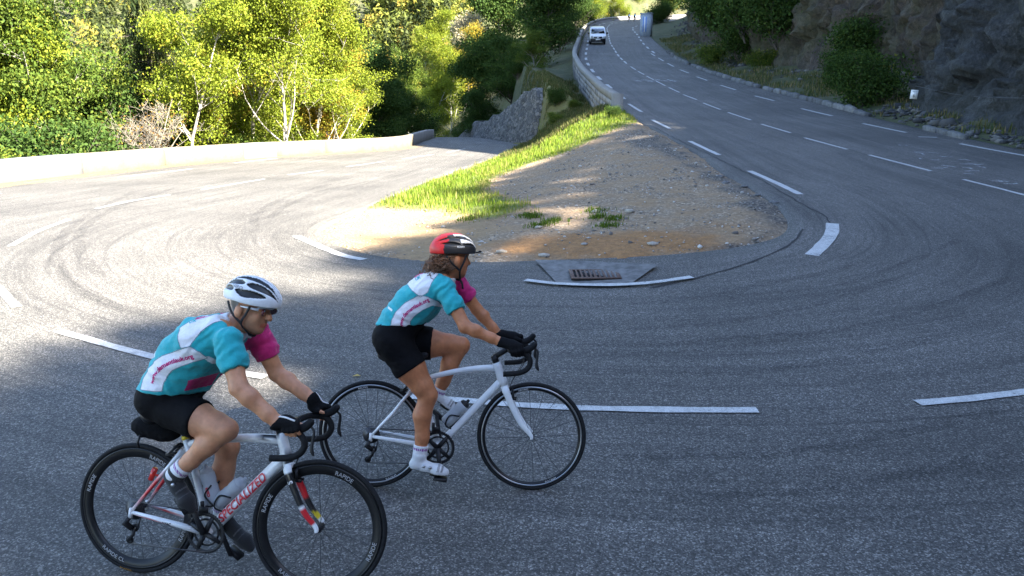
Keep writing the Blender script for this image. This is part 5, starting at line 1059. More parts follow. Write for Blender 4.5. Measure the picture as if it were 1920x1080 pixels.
    if spec['multi']: b = MB(); b.tube([sc+(sc-bb)*.055, sc+(sc-bb)*.10], .0195, 14); b.build('seat_collar', M_yel, root)
    sF = Field((sd[0]-.05, -.09, sd[1]-.09), (sd[0]+.32, .09, sd[1]+.03), .004)
    sF.chain([(sd[0]+.28, 0, sd[1]-.012, .016), (sd[0]+.16, 0, sd[1]-.014, .022)], .02)
    for s in (-1, 1): sF.chain([(sd[0]+.15, s*.008, sd[1]-.018, .022), (sd[0]+.04, s*.045, sd[1]-.012, .030), (sd[0]+.015, s*.040, sd[1]-.008, .026)], .03)
    sV, sFc = sF.mesh(); so = ob('saddle', mesh_np('saddle', sV, sFc, True, M_blackp), root)
    b = MB()
    for s in (-1, 1): b.tube([V3(sd[0]+.05, sd[1]-.035, s*.03), V3(sd[0]+.10, sd[1]-.055, s*.022), V3(sd[0]+.18, sd[1]-.055, s*.02), V3(sd[0]+.24, sd[1]-.03, s*.012)], .0035, 6)
    b.box((post[0], 0, post[2]+.004), (.05, .05, .02)); b.build('saddle_rails', M_blackp, so)
    return dict(root=root, S=S, C=C, bb=bb, hb=hb, ht=ht, sc=sc, hr=hr, hf=hf)
# ------------------------------------------------------------------ distance-field modelling for bodies, clothes, saddles
class Field:
    def __init__(s, lo, hi, h):
        s.lo = np.array(lo, float); s.h = h; s.n = np.ceil((np.array(hi)-s.lo)/h).astype(int)+1; s.A = np.full(tuple(s.n), .2, np.float32)
    def _sub(s, lo, hi):
        a = np.clip(np.floor((lo-s.lo)/s.h).astype(int), 0, s.n); b = np.clip(np.ceil((hi-s.lo)/s.h).astype(int)+1, 0, s.n)
        sl = tuple(slice(i, j) for i, j in zip(a, b)); g = [(s.lo[k]+s.h*np.arange(a[k], b[k])).astype(np.float32) for k in range(3)]
        return sl, np.meshgrid(*g, indexing='ij', sparse=True)
    def _put(s, sl, d, k):
        a = s.A[sl]
        if k > 0: hh = np.clip(.5+.5*(a-d)/k, 0, 1); s.A[sl] = a*(1-hh)+d*hh - k*hh*(1-hh)
        else: s.A[sl] = np.minimum(a, d)
    def cone(s, a, b, ra, rb, k=.02, cut=None, sq=None):
        a = np.asarray(a, float); b = np.asarray(b, float); m = max(ra, rb)+k+3*s.h; sl, (X, Y, Z) = s._sub(np.minimum(a, b)-m, np.maximum(a, b)+m)
        if 0 in s.A[sl].shape: return
        e = b-a; L = e@e+1e-12; t = np.clip(((X-a[0])*e[0]+(Y-a[1])*e[1]+(Z-a[2])*e[2])/L, 0, 1)
        d = np.sqrt((X-a[0]-t*e[0])**2+(Y-a[1]-t*e[1])**2+(Z-a[2]-t*e[2])**2) - (ra+(rb-ra)*t)
        for (p, nrm) in (cut or []): d = np.maximum(d, (X-p[0])*nrm[0]+(Y-p[1])*nrm[1]+(Z-p[2])*nrm[2])
        s._put(sl, d, k)
    def chain(s, pts, k=.02, grow=0, cut=None):
        for p, q in zip(pts[:-1], pts[1:]): s.cone(p[:3], q[:3], p[3]+grow, q[3]+grow, k, cut)
    def ell(s, c, r, Rm=None, k=.02, fn=None):
        c = np.asarray(c, float); r = np.asarray(r, float); m = r.max()+k+3*s.h; sl, (X, Y, Z) = s._sub(c-m, c+m)
        X, Y, Z = X-c[0], Y-c[1], Z-c[2]
        if Rm is not None: X, Y, Z = [Rm[0, i]*X+Rm[1, i]*Y+Rm[2, i]*Z for i in range(3)]
        k0 = np.sqrt((X/r[0])**2+(Y/r[1])**2+(Z/r[2])**2)+1e-9; k1 = np.sqrt((X/r[0]**2)**2+(Y/r[1]**2)**2+(Z/r[2]**2)**2)+1e-9; d = k0*(k0-1)/k1
        if fn is not None: d = fn(X, Y, Z, d)
        s._put(sl, d, k)
    def cutp(s, p, nrm):
        X, Y, Z = np.meshgrid(*[(s.lo[k]+s.h*np.arange(s.n[k])).astype(np.float32) for k in range(3)], indexing='ij', sparse=True)
        s.A = np.maximum(s.A, ((X-p[0])*nrm[0]+(Y-p[1])*nrm[1]+(Z-p[2])*nrm[2]).astype(np.float32))
    def mesh(s, smooth=1):
        A = s.A; A = np.pad(A, 1, constant_values=.2); lo = s.lo-s.h; ins = A < 0
        c = np.zeros(tuple(np.array(A.shape)-1), np.int8)
        cor = [(i, j, k) for i in (0, 1) for j in (0, 1) for k in (0, 1)]; N = np.array(A.shape)-1
        sl = lambda o: tuple(slice(o[k], o[k]+N[k]) for k in range(3))
        for o in cor: c += ins[sl(o)]
        act = (c > 0) & (c < 8); I = np.argwhere(act); idx = -np.ones(act.shape, np.int64); idx[act] = np.arange(len(I))
        val = np.stack([A[tuple((I+o).T)] for o in cor], 1); P = np.zeros((len(I), 3)); cnt = np.zeros(len(I)); co = np.array(cor, float)
        for a in range(8):
            for b in range(a+1, 8):
                if np.abs(co[a]-co[b]).sum() != 1: continue
                m = (val[:, a] < 0) != (val[:, b] < 0); t = val[m, a]/(val[m, a]-val[m, b]); P[m] += co[a]+(co[b]-co[a])*t[:, None]; cnt[m] += 1
        V = lo+(I+P/cnt[:, None])*s.h; F = []
        for ax in range(3):
            o = [0, 0, 0]; o[ax] = 1; u, w = [(1, 2), (2, 0), (0, 1)][ax]
            a0 = [slice(None)]*3; a1 = [slice(None)]*3; a0[ax] = slice(0, -1); a1[ax] = slice(1, None); A0, A1 = ins[tuple(a0)], ins[tuple(a1)]
            E = np.argwhere(A0 != A1); E = E[(E[:, u] > 0) & (E[:, w] > 0) & (E[:, u] < N[u]) & (E[:, w] < N[w])]
            if not len(E): continue
            fl = A0[tuple(E.T)]
            def cell(du, dw): q = E.copy(); q[:, u] += du; q[:, w] += dw; return idx[tuple(q.T)]
            Q = np.stack([cell(-1, -1), cell(0, -1), cell(0, 0), cell(-1, 0)], 1); Q[~fl] = Q[~fl][:, ::-1]; F.append(Q)
        F = np.concatenate(F); F = F[(F >= 0).all(1)]
        for _ in range(smooth):
            acc = np.zeros_like(V); n = np.zeros(len(V))
            for a in range(4):
                i, j = F[:, a], F[:, (a+1) % 4]; np.add.at(acc, i, V[j]); np.add.at(n, i, 1); np.add.at(acc, j, V[i]); np.add.at(n, j, 1)
            V = V*.5 + .5*acc/np.maximum(n, 1)[:, None]
        return V, F
QW = (-.87, 4.327, -.038, .185); QM = (-1.924, 3.4525, -.194, .206)
SPEC_W = dict(bb=(.415, .268), ht=(.768, .792), hb=(.815, .655), cl=(.285, .668), steer=.03, multi=False, rt=.0235, arch=.022, tf=1.0, rim=.026, rim_mat=M_carbon, brake=M_alu, rim_text=[('FULCRUM', -1.15, True), ('RACING', 1.75, False)], rim_ink=M_whp, crank=math.atan2(-.168, .025), foot_ang=(-.15, -.75), bar=(.85, .885), saddle=(.055, .845), kink=.012)
SPEC_M = dict(bb=(.41, .268), ht=(.776, .790), hb=(.818, .650), cl=(.272, .690), steer=.13, multi=True, rt=.0285, arch=.018, tf=1.15, rim=.048, rim_mat=M_carbon, brake=M_carbon, rim_text=[('RAPIDE CL', -2.05, True), ('RAPIDE', 1.15, False), ('RAPIDE', -.35, True), ('RAPIDE', 2.75, False)], rim_ink=M_grp, crank=math.atan2(.150, -.065), foot_ang=(-.85, -.60), bar=(.842, .845), saddle=(.05, .838), tyre_text=('SATURATION', -1.75, True), kink=0)
BW = make_bike(QW, SPEC_W, 'plain white road bicycle under the rider with the black and red helmet'); BM = make_bike(QM, SPEC_M, 'white road bicycle with red and black graphics under the rider with the white helmet')
A_ = BM['bb']; B_ = BM['hb']+ (BM['ht']-BM['hb'])*.2
decal_on_tube(BM['root'], 'SPECIALIZED', A_, B_, .090, .060, M_redp, .0300, .2, .0012)
decal_on_tube(BM['root'], 'Tarmac', V3(.12, RW-.018), V3(.385, .27), .02, .030, M_blackp, .0145, .2, .0006, y0=-.050)
decal_on_tube(BM['root'], 'S', BM['hb'], BM['hf'], .085, .035, M_whp, .015, 0, .001, y0=-.052)
decal_on_tube(BW['root'], 'S', BW['bb'], BW['hb'], .37, .02, M_grp, .0235)
# rear light on the seat stay
b = MB(); c = lerp(BM['hr'], BM['sc'], .52)+V3(-.035, .012, -.035); b.tube([c+V3(-.012, -.03), c+V3(.012, .03)], .014, 12); b.tube([c, c+V3(.028, -.012, .01)], .006, 8); b.build('rear_light', M_red, BM['root'])
# saddle bag
F_ = Field((-.10, -.10, .66), (.26, .10, .87), .005); F_.ell((.075, 0, .762), (.115, .060, .062), None, .01); F_.ell((.15, 0, .745), (.085, .048, .050), None, .03)
V, Fq = F_.mesh(); V += fbm(V*30, 2)[:, None]*.003; o = ob('saddle_bag', mesh_np('saddle_bag', V, Fq, True, plain('bag_nylon', (.008, .008, .009), .9, var=.3, scale=60, bump=.4, spec=.1)), BM['root'])
b = MB(); b.tube([V3(.05, .73, -.062), V3(.042, .695, -.068), V3(.045, .665, -.062)], .006, 6); b.build('strap', M_blackp, o)
# cages and bottles
M_clear = plain('translucent_plastic', (.55, .58, .62), .35, var=.06); m_ = M_clear.node_tree.nodes['Principled BSDF']; m_.inputs['Transmission Weight'].default_value = .35; m_.inputs['IOR'].default_value = 1.2
def bottle(bk, A, B, s0, label, cap_mat, print_txt=None, grp=None):
    t = (B-A)/np.linalg.norm(B-A); u = np.array([-t[2], 0, t[0]]); base = A+t*s0+u*.077
    if bk is BM and abs(t[0]) < .5: base = A+t*s0-u*.062
    r = bk['root']; Lm = r.matrix_basis if False else Matrix.LocRotScale(r.location, r.rotation_euler, None)
    rot = Matrix(((u[0], 0, t[0]), (0, -1, 0), (u[2], 0, t[2]))).to_4x4(); rot.translation = Vector(base)
    e = empty('water_bottle', label=label, cat='bottle'); e.matrix_basis = Lm @ rot
    b = MB(); z = [0, .004, .03, .09, .105, .12, .155, .165]; rr__ = [.030, .036, .0365, .0365, .033, .0365, .0365, .030]; b.tube([(0, 0, q_) for q_ in z], rr__, 22); bo = b.build('body', M_clear, e)
    b = MB(); b.tube([(0, 0, q_) for q_ in (.163, .166, .180, .186, .188, .205)], [.031, .031, .027, .014, .010, .009], 18); b.build('cap', cap_mat, e)
    if print_txt:
        me = text_mesh(print_txt, .030, 'print', M_redp, bold=.001); n = len(me.vertices); co = np.empty(n*3, np.float32); me.vertices.foreach_get('co', co); co = co.reshape(-1, 3).astype(float); th = math.pi/2 - co[:, 1]/.037; P = np.stack([np.cos(th)*.0373, np.sin(th)*.0373, co[:, 0]+.07], 1); me.vertices.foreach_set('co', P.astype(np.float32).ravel()); me.update(); ob('print', me, bo)
    b = MB()
    for s in (-1, 1): b.tube(resample(np.array([A+t*(s0+.005)+u*.01*(1 if base[0] > -9 else 1), base+t*.0-u*.0+np.array([0, s*.040, 0])-u*.01, base+t*.06+np.array([0, s*.041, 0])+u*.015, base+t*.10+np.array([0, s*.036, 0])-u*.03]), 20), .0045, 6)
    b.tube([base-t*.006-u*.06 if base is None else base-t*.006-u*.03, base-t*.006+u*.03], .004, 6); b.tube([A+t*(s0)+u*(.03 if t[0] > .5 else -.028), A+t*(s0+.12)+u*(.03 if t[0] > .5 else -.028)], .008, 6); b.build('bottle_cage', M_blackp, bk['root'])
bottle(BW, BW['bb'], BW['hb'], .13, 'smoky clear bottle with a black cap in the plain white bicycle', M_blackp)
bottle(BM, BM['bb'], BM['hb'], .12, 'clear bottle on the down tube with the long red lettering', M_clear)
bottle(BM, BM['bb'], BM['sc'], .12, 'clear bottle with red print on the seat tube of the graphic bicycle', M_clear, 'cafe')
# ================================================================== RIDERS
def loc(px, y, q):
    """photo pixel -> point of the rider's own frame on the plane y = const"""
    x0, y0, psi, lean = q; gz = float(G(x0, y0)); d = pix_dir(*px); o = np.array([-x0, -y0, CAM_H-gz])
    cp, sp = math.cos(psi), math.sin(psi); c, s = math.cos(lean), math.sin(lean)
    def L(v): X = v[0]*cp+v[1]*sp; Y = -v[0]*sp+v[1]*cp; return np.array([X, Y*c-v[2]*s, Y*s+v[2]*c])
    O, D = L(o), L(d); return O + D*(y-O[1])/D[1]
M_skin = colattr_mat('skin', .5, 0, .15, .25, 400); M_jersey = colattr_mat('jersey_cloth', .8, 0, 0, .5, 900, .2); M_short = plain('black_lycra', (.006, .006, .007), .8, var=.25, scale=40, bump=.2, spec=.12); M_glove = plain('glove_black', (.008, .008, .009), .85, var=.3, scale=120, bump=.4, spec=.12)
M_sock = colattr_mat('sock_knit', .9, 0, 0, .5, 700); M_helm = colattr_mat('helmet_shell', .42, .1); M_strap = plain('strap_black', (.015, .015, .016), .7); M_lens = plain('tinted_lens', (.10, .012, .018), .08, coat=1.0, var=.05); M_hair = None
TEAL, MAG, WHT, DARK = np.array([.012, .40, .44]), np.array([.58, .012, .17]), np.array([.84, .84, .87]), np.array([.012, .012, .014])
def unit(v): v = np.asarray(v, float); return v/np.linalg.norm(v)
def inpoly(xz, poly): return seg_sd(xz, poly) > 0
def cloth_text(txt, path3, size, mat, bvh, parent, cast=(0, 1, 0), track=1.0, flipup=False, name='lettering'):
    """letters laid along a path and pressed on to the cloth"""
    me = text_mesh(txt, size, name, mat, align='LEFT', bold=size*.03); n = len(me.vertices); co = np.empty(n*3, np.float32); me.vertices.foreach_get('co', co); co = co.reshape(-1, 3).astype(float)
    P = resample(np.asarray(path3), 60); s = arclen(P); k = s[-1]/co[:, 0].max(); k = min(k, track) if track else k
    sx = co[:, 0]*k; cast = unit(cast); T = np.gradient(P, axis=0); T /= np.linalg.norm(T, axis=1)[:, None]
    tt = np.stack([np.interp(sx, s, T[:, i]) for i in range(3)], 1); pp = np.stack([np.interp(sx, s, P[:, i]) for i in range(3)], 1); up = np.cross(tt, cast)*(-1 if flipup else 1)
    up[:] = up/np.linalg.norm(up, axis=1)[:, None]; Q = pp + up*co[:, 1:2]; out = []
    for q_ in Q:
        h_ = bvh.ray_cast(Vector(q_-cast*.5), Vector(cast)); out.append(np.array(h_[0])+np.array(h_[1])*.0022 if h_[0] is not None else q_)
    me.vertices.foreach_set('co', np.array(out, np.float32).ravel()); me.update(); return ob(name, me, parent)
def rider(q, bk, cfg):
    J = {k: loc(px, y, q) for k, (px, y) in cfg['J'].items()}; J.update({k: np.array(v, float) for k, v in cfg.get('fix', {}).items()})
    S, C, bb = bk['S'], bk['C'], bk['bb']; r = bk['root']
    root = empty('person', tuple(r.location), label=cfg['label'], cat='person'); root.rotation_euler = r.rotation_euler
    k = cfg['k']; h = .006
    B = Field((-.16, -.40, .02), (1.10, .40, 1.64), h)
    tor = cfg['torso']
    def torso(F, grow, kk=.03, cut=None):
        for s in (-1, 1): F.chain([(x, s*y, z, rad) for x, z, rad, y in tor], kk, grow, cut)
        for a, b in zip(tor[:-1], tor[1:]): F.cone((a[0], 0, a[1]), (b[0], 0, b[1]), a[2]*.97+grow, b[2]*.97+grow, kk, cut)
        for x, z, rad in cfg['belly']: F.ell((x, 0, z), (rad+grow, rad*1.25+grow, rad+grow), None, kk)
    torso(B, 0)
    # arms
    AR = cfg['arm']
    def arm(F, s, grow=0, upto=None, kk=.02):
        sh, el, wr = J['sh_'+s], J['el_'+s], J['wr_'+s]; cut = None
        m1 = lerp(sh, el, .45); m2 = lerp(el, wr, .28)
        if upto is not None: d = unit(el-sh); p = lerp(sh, el, upto); cut = [(p, d)]; F.chain([(*sh, AR[0]+grow), (*m1, AR[1]+grow*1.1), (*el, AR[2]+grow*1.15)], kk, 0, cut); return
        F.chain([(*sh, AR[0]), (*m1, AR[1]), (*el, AR[2]), (*m2, AR[3]), (*lerp(el, wr, .75), (AR[3]+AR[4])*.48), (*wr, AR[4])], kk, grow); o_ = np.array([0, -1. if s == 'r' else 1., 0]); F.ell(el-unit((sh+wr)/2-el)*.020, (.022, .022, .022), None, .015); F.ell(lerp(el, wr, .25)+o_*.016+np.array([0, 0, .008]), (.045, .024, .026), None, .018); F.ell(sh, (AR[0]*.9,)*3, None, .02)
    for s in 'rl': arm(B, s)
    # hands on the hoods
    hand_pts = {}
    for s, sg in (('r', -1), ('l', 1)):
        A1 = S(C+np.array([.118+cfg['hand_dx'], sg*.205, .022]))[0] if False else S((C+np.array([.118+cfg['hand_dx'], sg*.205, .022]))[None])[0]; A0 = S((C+np.array([.03+cfg['hand_dx'], sg*.205, .012]))[None])[0]
        wr = J['wr_'+s]; fw = unit(A1-A0); out = np.array([0, sg, 0.]); up = np.array([0, 0, 1.]); fingers = []
        palm = lerp(A0, A1, .35)+up*.030+out*.006
        for i in range(4):
            kn = A1 - fw*(.004+.0195*i) + out*.026 + up*(.020-.002*i); ln = [.92, 1.0, .95, .78][i]
            p1 = kn + out*.010*ln - up*.026*ln + fw*.006; p2 = p1 - out*.016*ln - up*.026*ln + fw*.004; p3 = p2 - out*.026*ln - up*.006*ln + fw*.002
            fingers.append((kn, p1, p2, p3))
        th0 = lerp(A0, A1, .25)+up*.020-out*.014; th1 = lerp(A0, A1, .62)+up*.012-out*.030; th2 = lerp(A0, A1, .95)+up*.002-out*.034
        hand_pts[s] = (wr, palm, fingers, (th0, th1, th2))
        def hand(F, grow, segs, kk=.008):
            F.cone(wr, palm, AR[4]*1.0+grow, .026+grow, .02); F.ell(palm, (.045+grow, .034+grow, .020+grow), None, .015)
            for kn, p1, p2, p3 in fingers:
                F.cone(palm+(kn-palm)*.3, kn, .015+grow, .0115+grow, .012); F.cone(kn, p1, .0108+grow, .0100+grow, .004)
                if segs > 1: F.cone(p1, p2, .0098+grow, .0090+grow, .002)
                if segs > 2: F.cone(p2, p3, .0088+grow, .0078+grow, .002)
            F.cone(palm-fw*.02-out*.008, th0, .018+grow, .0135+grow, .012); F.cone(th0, th1, .0125+grow, .0115+grow, .004)
            if segs > 1: F.cone(th1, th2, .0112+grow, .009+grow, .002)
        hand(B, 0, 3)
        G_ = Field(np.min([wr, A0, A1], 0)-.11, np.max([wr, A0, A1], 0)+.11, .004); hand(G_, .0035, cfg['glove_segs']); d = unit(palm-wr); G_.cone(wr-d*.012, wr+d*.03, AR[4]+.006, AR[4]+.005, .008)
        ca = unit(wr-J['el_'+s]); G_.cutp(wr-ca*.012, -ca); V, Fq = G_.mesh(); go = ob('glove', mesh_np('glove', V, Fq, True, M_glove), root)
        if cfg.get('glove_stripe'):
            # pale piping over the back of the hand
            gb = BVHTree.FromPolygons([tuple(v) for v in V.tolist()], Fq.tolist()); st = []
            for t_ in np.linspace(.1, .95, 12):
                a_ = lerp(wr, fingers[0][0], t_)+out*.004; hh = gb.ray_cast(Vector(a_+up*.1+out*.03), Vector(unit(-up-out*.3)))
                if hh[0] is not None: st.append(np.array(hh[0])+np.array(hh[1])*.001)
            if len(st) > 3: b = MB(); b.tube(resample(np.array(st), 20), .0055, 6, flat=.5); b.build('piping', M_whp, go)
    # legs
    LG = cfg['leg']
    legs = {}
    for s, sg in (('r', -1), ('l', 1)):
        hip, kn, an = J['hip_'+s], J['knee_'+s], J['ankle_'+s]; bend = unit(np.cross(np.cross(kn-hip, an-kn), an-kn))
        cm = lerp(kn, an, .33) - bend*.0 + unit((hip+an)/2-kn)*LG[5]
        legs[s] = (hip, kn, an, cm)
    def leg(F, s, grow=0, cut=None, thigh_only=False, kk=.02):
        hip, kn, an, cm = legs[s]; F.chain([(*hip, LG[0]), (*lerp(hip, kn, .45), LG[1]), (*lerp(hip, kn, .82), LG[2]), (*kn, LG[3])], kk, grow, cut)
        if thigh_only: return
        F.chain([(*kn, LG[3]*.96), (*cm, LG[4]), (*lerp(kn, an, .70), LG[4]*.76), (*an, LG[6])], kk, grow, cut); F.ell(kn+unit(kn-(hip+an)/2)*.014, (LG[3]*.72,)*3, None, .012); bk_ = unit((hip+an)/2-kn); F.ell(lerp(kn, an, .30)+bk_*.030, (.034, .026, .052), None, .02); F.ell(lerp(hip, kn, .80)-bk_*.022+np.array([0, -.02 if s == 'r' else .02, 0]), (.034, .026, .034), None, .02); F.ell(lerp(kn, an, .28)-bk_*.004+np.array([0, -.022 if s == 'r' else .022, 0]), (.026, .026, .05), None, .018)
    for s in 'rl': leg(B, s); B.cone(J['ankle_'+s], lerp(J['heel_'+s], J['toe_'+s], .35)+unit(J['ankle_'+s]-J['heel_'+s])*.018, LG[6]*.85, .012, .015)
    # head
    hd = cfg['head']; Hc = np.array(hd['c']); fwd = unit(hd['f']); left = unit(np.cross([0, 0, 1], fwd)); upv = np.cross(fwd, left)
    tl = hd.get('tilt', 0); left, upv = left*math.cos(tl)+upv*math.sin(tl), upv*math.cos(tl)-left*math.sin(tl)
    HR = np.stack([fwd, left, upv], 1); hp = lambda a, b, c: Hc + HR@np.array([a, b, c])
    B.cone((*cfg['neck'],), hp(-.018, 0, -.055), .060*k, .052*k, .025); B.ell(hp(-.012, 0, .028), (.096, .076, .098), HR, .02); B.ell(hp(.028, 0, -.035), (.068, .062, .088), HR, .025)
    B.ell(hp(.060, 0, -.095), (.030, .030, .026), HR, .022); B.ell(hp(.020, 0, -.080), (.055, .050, .030), HR, .02); B.cone(hp(.090, 0, .012), hp(.113, 0, -.028), .010, .0145, .010); B.ell(hp(.080, 0, .026), (.022, .050, .012), HR, .012)
    for s in (-1, 1): B.ell(hp(.065, s*.032, -.030), (.022, .022, .022), HR, .02); B.ell(hp(.105, s*.010, -.030), (.009, .008, .007), HR, .006); B.ell(hp(-.014, s*.080, -.020), (.022, .011, .034), HR, .003); B.ell(hp(.078, s*.032, .004), (.012, .016, .010), HR, .008)
    B.ell(hp(.090, 0, -.061), (.012, .026, .0065), HR, .004); B.ell(hp(.088, 0, -.073), (.012, .022, .0065), HR, .004)
    V, Fq = B.mesh(2)
    sk = np.array(cfg['skin']); n = len(V); col_ = np.tile(sk, (n, 1)); hl = (V-Hc)@HR
    nz_ = fbm(V*14, 3); col_ *= (1+.16*nz_)[:, None]; col_ *= 1+fbm(V*55, 2)[:, None]*np.array([.03, .06, .06]); col_ = col_*np.array([1.0, 1.0, 1.0]); nf_ = fbm(V*np.array([30, 30, 9]), 2); col_ *= (1-.10*np.clip(nf_, 0, 1))[:, None]
    for s in 'rl':
        kd_ = np.linalg.norm(V-J['knee_'+s], axis=1); col_ *= (1-.10*np.exp(-(kd_/.05)**2))[:, None]
        for kn, p1, p2, p3 in hand_pts[s][2]: dd = np.linalg.norm(V-p3, axis=1); col_ = col_*(1+np.exp(-(dd/.012)**2)[:, None]*np.array([.15, -.05, -.05]))
    lips = (np.abs(hl[:, 1]) < .026) & (hl[:, 2] < -.056) & (hl[:, 2] > -.079) & (hl[:, 0] > .083); col_[lips] = col_[lips]*np.array([1.0, .62, .62])
    hairline = (hl[:, 2] > -.055-.25*np.clip(hl[:, 0]+.02, -1, 1)) & (hl[:, 0] < -.022) & (np.linalg.norm(hl, axis=1) < .2) & (np.abs(hl[:, 1]) < .083); 
    if cfg.get('short_hair') is not None: col_[hairline] = np.array(cfg['short_hair'])*(1+.5*nz_[hairline])[:, None]
    body = ob('body', mesh_np('body', V, Fq, True, M_skin, attr=dict(col=np.clip(col_, 0, 1))), root)
    for s in (-1, 1):
        b = MB(); cc = hp(.083, s*.032, .003); 
        Ve = ICV; b.tube([cc-fwd*.008, cc-fwd*.004, cc, cc+fwd*.004, cc+fwd*.0065], [.004, .0085, .0095, .007, .002], 12); b.build('eye', plain('eye', (.55, .52, .5), .2), body)
    # shorts
    F = Field((-.17, -.34, .55), (.75, .34, 1.08), .006); hem = cfg['hem']
    torso(F, .006)
    for s in 'rl':
        hip, kn, an, cm = legs[s]; d = unit(kn-hip); leg(F, s, .006, [(lerp(hip, kn, cfg['cuff_'+s]), d)], True, .03)
    F.cutp(hem[0], hem[1]); V, Fq = F.mesh(1); V += (fbm(V*np.array([18, 18, 30]), 2)*.0022)[:, None]; ob('cycling_shorts', mesh_np('cycling_shorts', V, Fq, True, M_short), root)
    # jersey
    F = Field((-.16, -.40, .86), (.85, .40, 1.46), .005); torso(F, .011, .03)
    for s in 'rl': arm(F, s, .011, cfg['sleeve'], .03)
    nk = cfg['neck']; nd = unit(hp(-.018, 0, -.055)-np.array(nk)); F.cone(nk, np.array(nk)+nd*.05, .072*k, .064*k, .02)
    h2 = (np.array(hem[0])-np.array([0, 0, .012]), -np.array(hem[1])); F.cutp(*h2)
    cp_ = np.array(nk)+nd*.038; X, Y, Z = np.meshgrid(*[(F.lo[i]+F.h*np.arange(F.n[i])).astype(np.float32) for i in range(3)], indexing='ij', sparse=True)
    dn = (X-cp_[0])*nd[0]+(Y-cp_[1])*nd[1]+(Z-cp_[2])*nd[2]; rad = np.sqrt((X-cp_[0])**2+(Y-cp_[1])**2+(Z-cp_[2])**2); F.A = np.where(rad < .14, np.maximum(F.A, dn), F.A).astype(np.float32)
    V, Fq = F.mesh(1)
    ax_ = unit(np.array([tor[-1][0]-tor[0][0], 0, tor[-1][1]-tor[0][1]])); pv = np.array([-ax_[2], 0, ax_[0]])
    fold = np.sin((V@ax_)*95 + 3*fbm(V*7, 2) + V[:, 1]*18)*.0026*sstep(.10, .0, np.abs((V-np.array([tor[1][0], 0, tor[1][1]]))@ax_-.02)) + fbm(V*np.array([11, 11, 14]), 3)*.0045 + .0016*np.sin((V@pv)*120+4*fbm(V*9, 2))*sstep(-.1, .3, (V-np.array([tor[2][0], 0, tor[2][1]]))@ax_)
    nrm = np.zeros_like(V); e1 = V[Fq[:, 1]]-V[Fq[:, 0]]; e2 = V[Fq[:, 2]]-V[Fq[:, 0]]; fn = np.cross(e1, e2)
    for a_ in range(4): np.add.at(nrm, Fq[:, a_], fn)
    nrm /= np.linalg.norm(nrm, axis=1)[:, None]+1e-12; V = V+nrm*(fold*1.6)[:, None]
    cj = np.tile(TEAL, (len(V), 1)); xz = V[:, [0, 2]]; nearside = V[:, 1] < .03
    for poly, c in cfg['panels']:
        pl = np.array([loc(p, -.14, q)[[0, 2]] for p in poly]); m = inpoly(xz, pl) & nearside; cj[m] = c
    cj[(V[:, 1] > cfg['split'])] = MAG; 
    da = np.stack([np.linalg.norm(np.cross(V-J['sh_'+s], unit(J['el_'+s]-J['sh_'+s])), axis=1) for s in 'rl'], 1); ta = np.stack([(V-J['sh_'+s])@unit(J['el_'+s]-J['sh_'+s]) for s in 'rl'], 1)
    m = (V[:, 1] > .12) & (da[:, 1] < .09) & (ta[:, 1] > -.07); cj[m] = MAG; m = (V[:, 1] < -.12) & (da[:, 0] < .082) & (ta[:, 0] > -.045); cj[m] = TEAL
    dnk = np.linalg.norm(V-np.array(nk), axis=1); m = ((V-np.array(nk))@nd > .008) & (dnk < .11); cj[m] = WHT
    jer = ob('jersey', mesh_np('jersey', V, Fq, True, M_jersey, attr=dict(col=cj)), root)
    jb = BVHTree.FromPolygons([tuple(v) for v in V.tolist()], Fq.tolist())
    Mm = plain('magenta_print', tuple(MAG), .8); Mt = plain('teal_print', tuple(TEAL), .8)
    for txt, pth, sz, c, cast in cfg['text']: cloth_text(txt, [loc(p, -.13, q) for p in pth], sz, Mm if c == 'm' else Mt, jb, jer, cast, None)
    M_seam = plain('seam_thread', (.22, .27, .30), .9)
    for poly, c in cfg['panels'][:2]:
        P = np.array([loc(p, -.14, q) for p in poly]); P = even(np.vstack([P, P[:1]]), .008); run = []; runs = []
        for q_ in P:
            h_ = jb.ray_cast(Vector((q_[0], -.5, q_[2])), Vector((0, 1, 0)))
            if h_[0] is not None and h_[0].y < .02 and abs(h_[1].y) > .18 and (not run or np.linalg.norm(np.array(h_[0])-run[-1]) < .03): run.append(np.array(h_[0])+np.array(h_[1])*.0005)
            else:
                if len(run) > 3: runs.append(run)
                run = []
        if len(run) > 3: runs.append(run)
        for r_ in runs: b = MB(); b.tube(np.array(r_), .0016, 5); b.build('seam', M_seam, jer)
    # socks and shoes
    for s, sg in (('r', -1), ('l', 1)):
        an, kn, toe, heel = J['ankle_'+s], legs[s][1], J['toe_'+s], J['heel_'+s]; d = unit(kn-an); top = an+d*.058
        F = Field(np.minimum(an, top)-.08, np.maximum(an, top)+.08, .004); F.cone(an-d*.02, top+d*.03, LG[6]+.005, LG[6]+.011, .01, [(top, d)]); V, Fq = F.mesh(1); c = np.tile(np.array([.78, .78, .80]), (len(V), 1)); band = (V-an)@d; side_ = (V-an)@np.array([0, sg, 0]); m = (band > .030) & (band < .044) & (np.abs(np.sin(V[:, 0]*520)) > .45) & (V[:, 1] < an[1]); c[m] = np.array([.28, .06, .32]); ob('sock', mesh_np('sock', V, Fq, True, M_sock, attr=dict(col=c)), root)
        fd = unit(toe-heel); lat = np.array([0, 1., 0]); un = unit(np.cross(fd, lat)); un = un if un@(kn-an) > 0 else -un
        L = np.linalg.norm(toe-heel); P = lambda a, b, c: heel+fd*a*L+lat*b+un*c
        F = Field(np.minimum(np.minimum(heel, toe), an)-.08, np.maximum(np.maximum(heel, toe), an)+.08, .004)
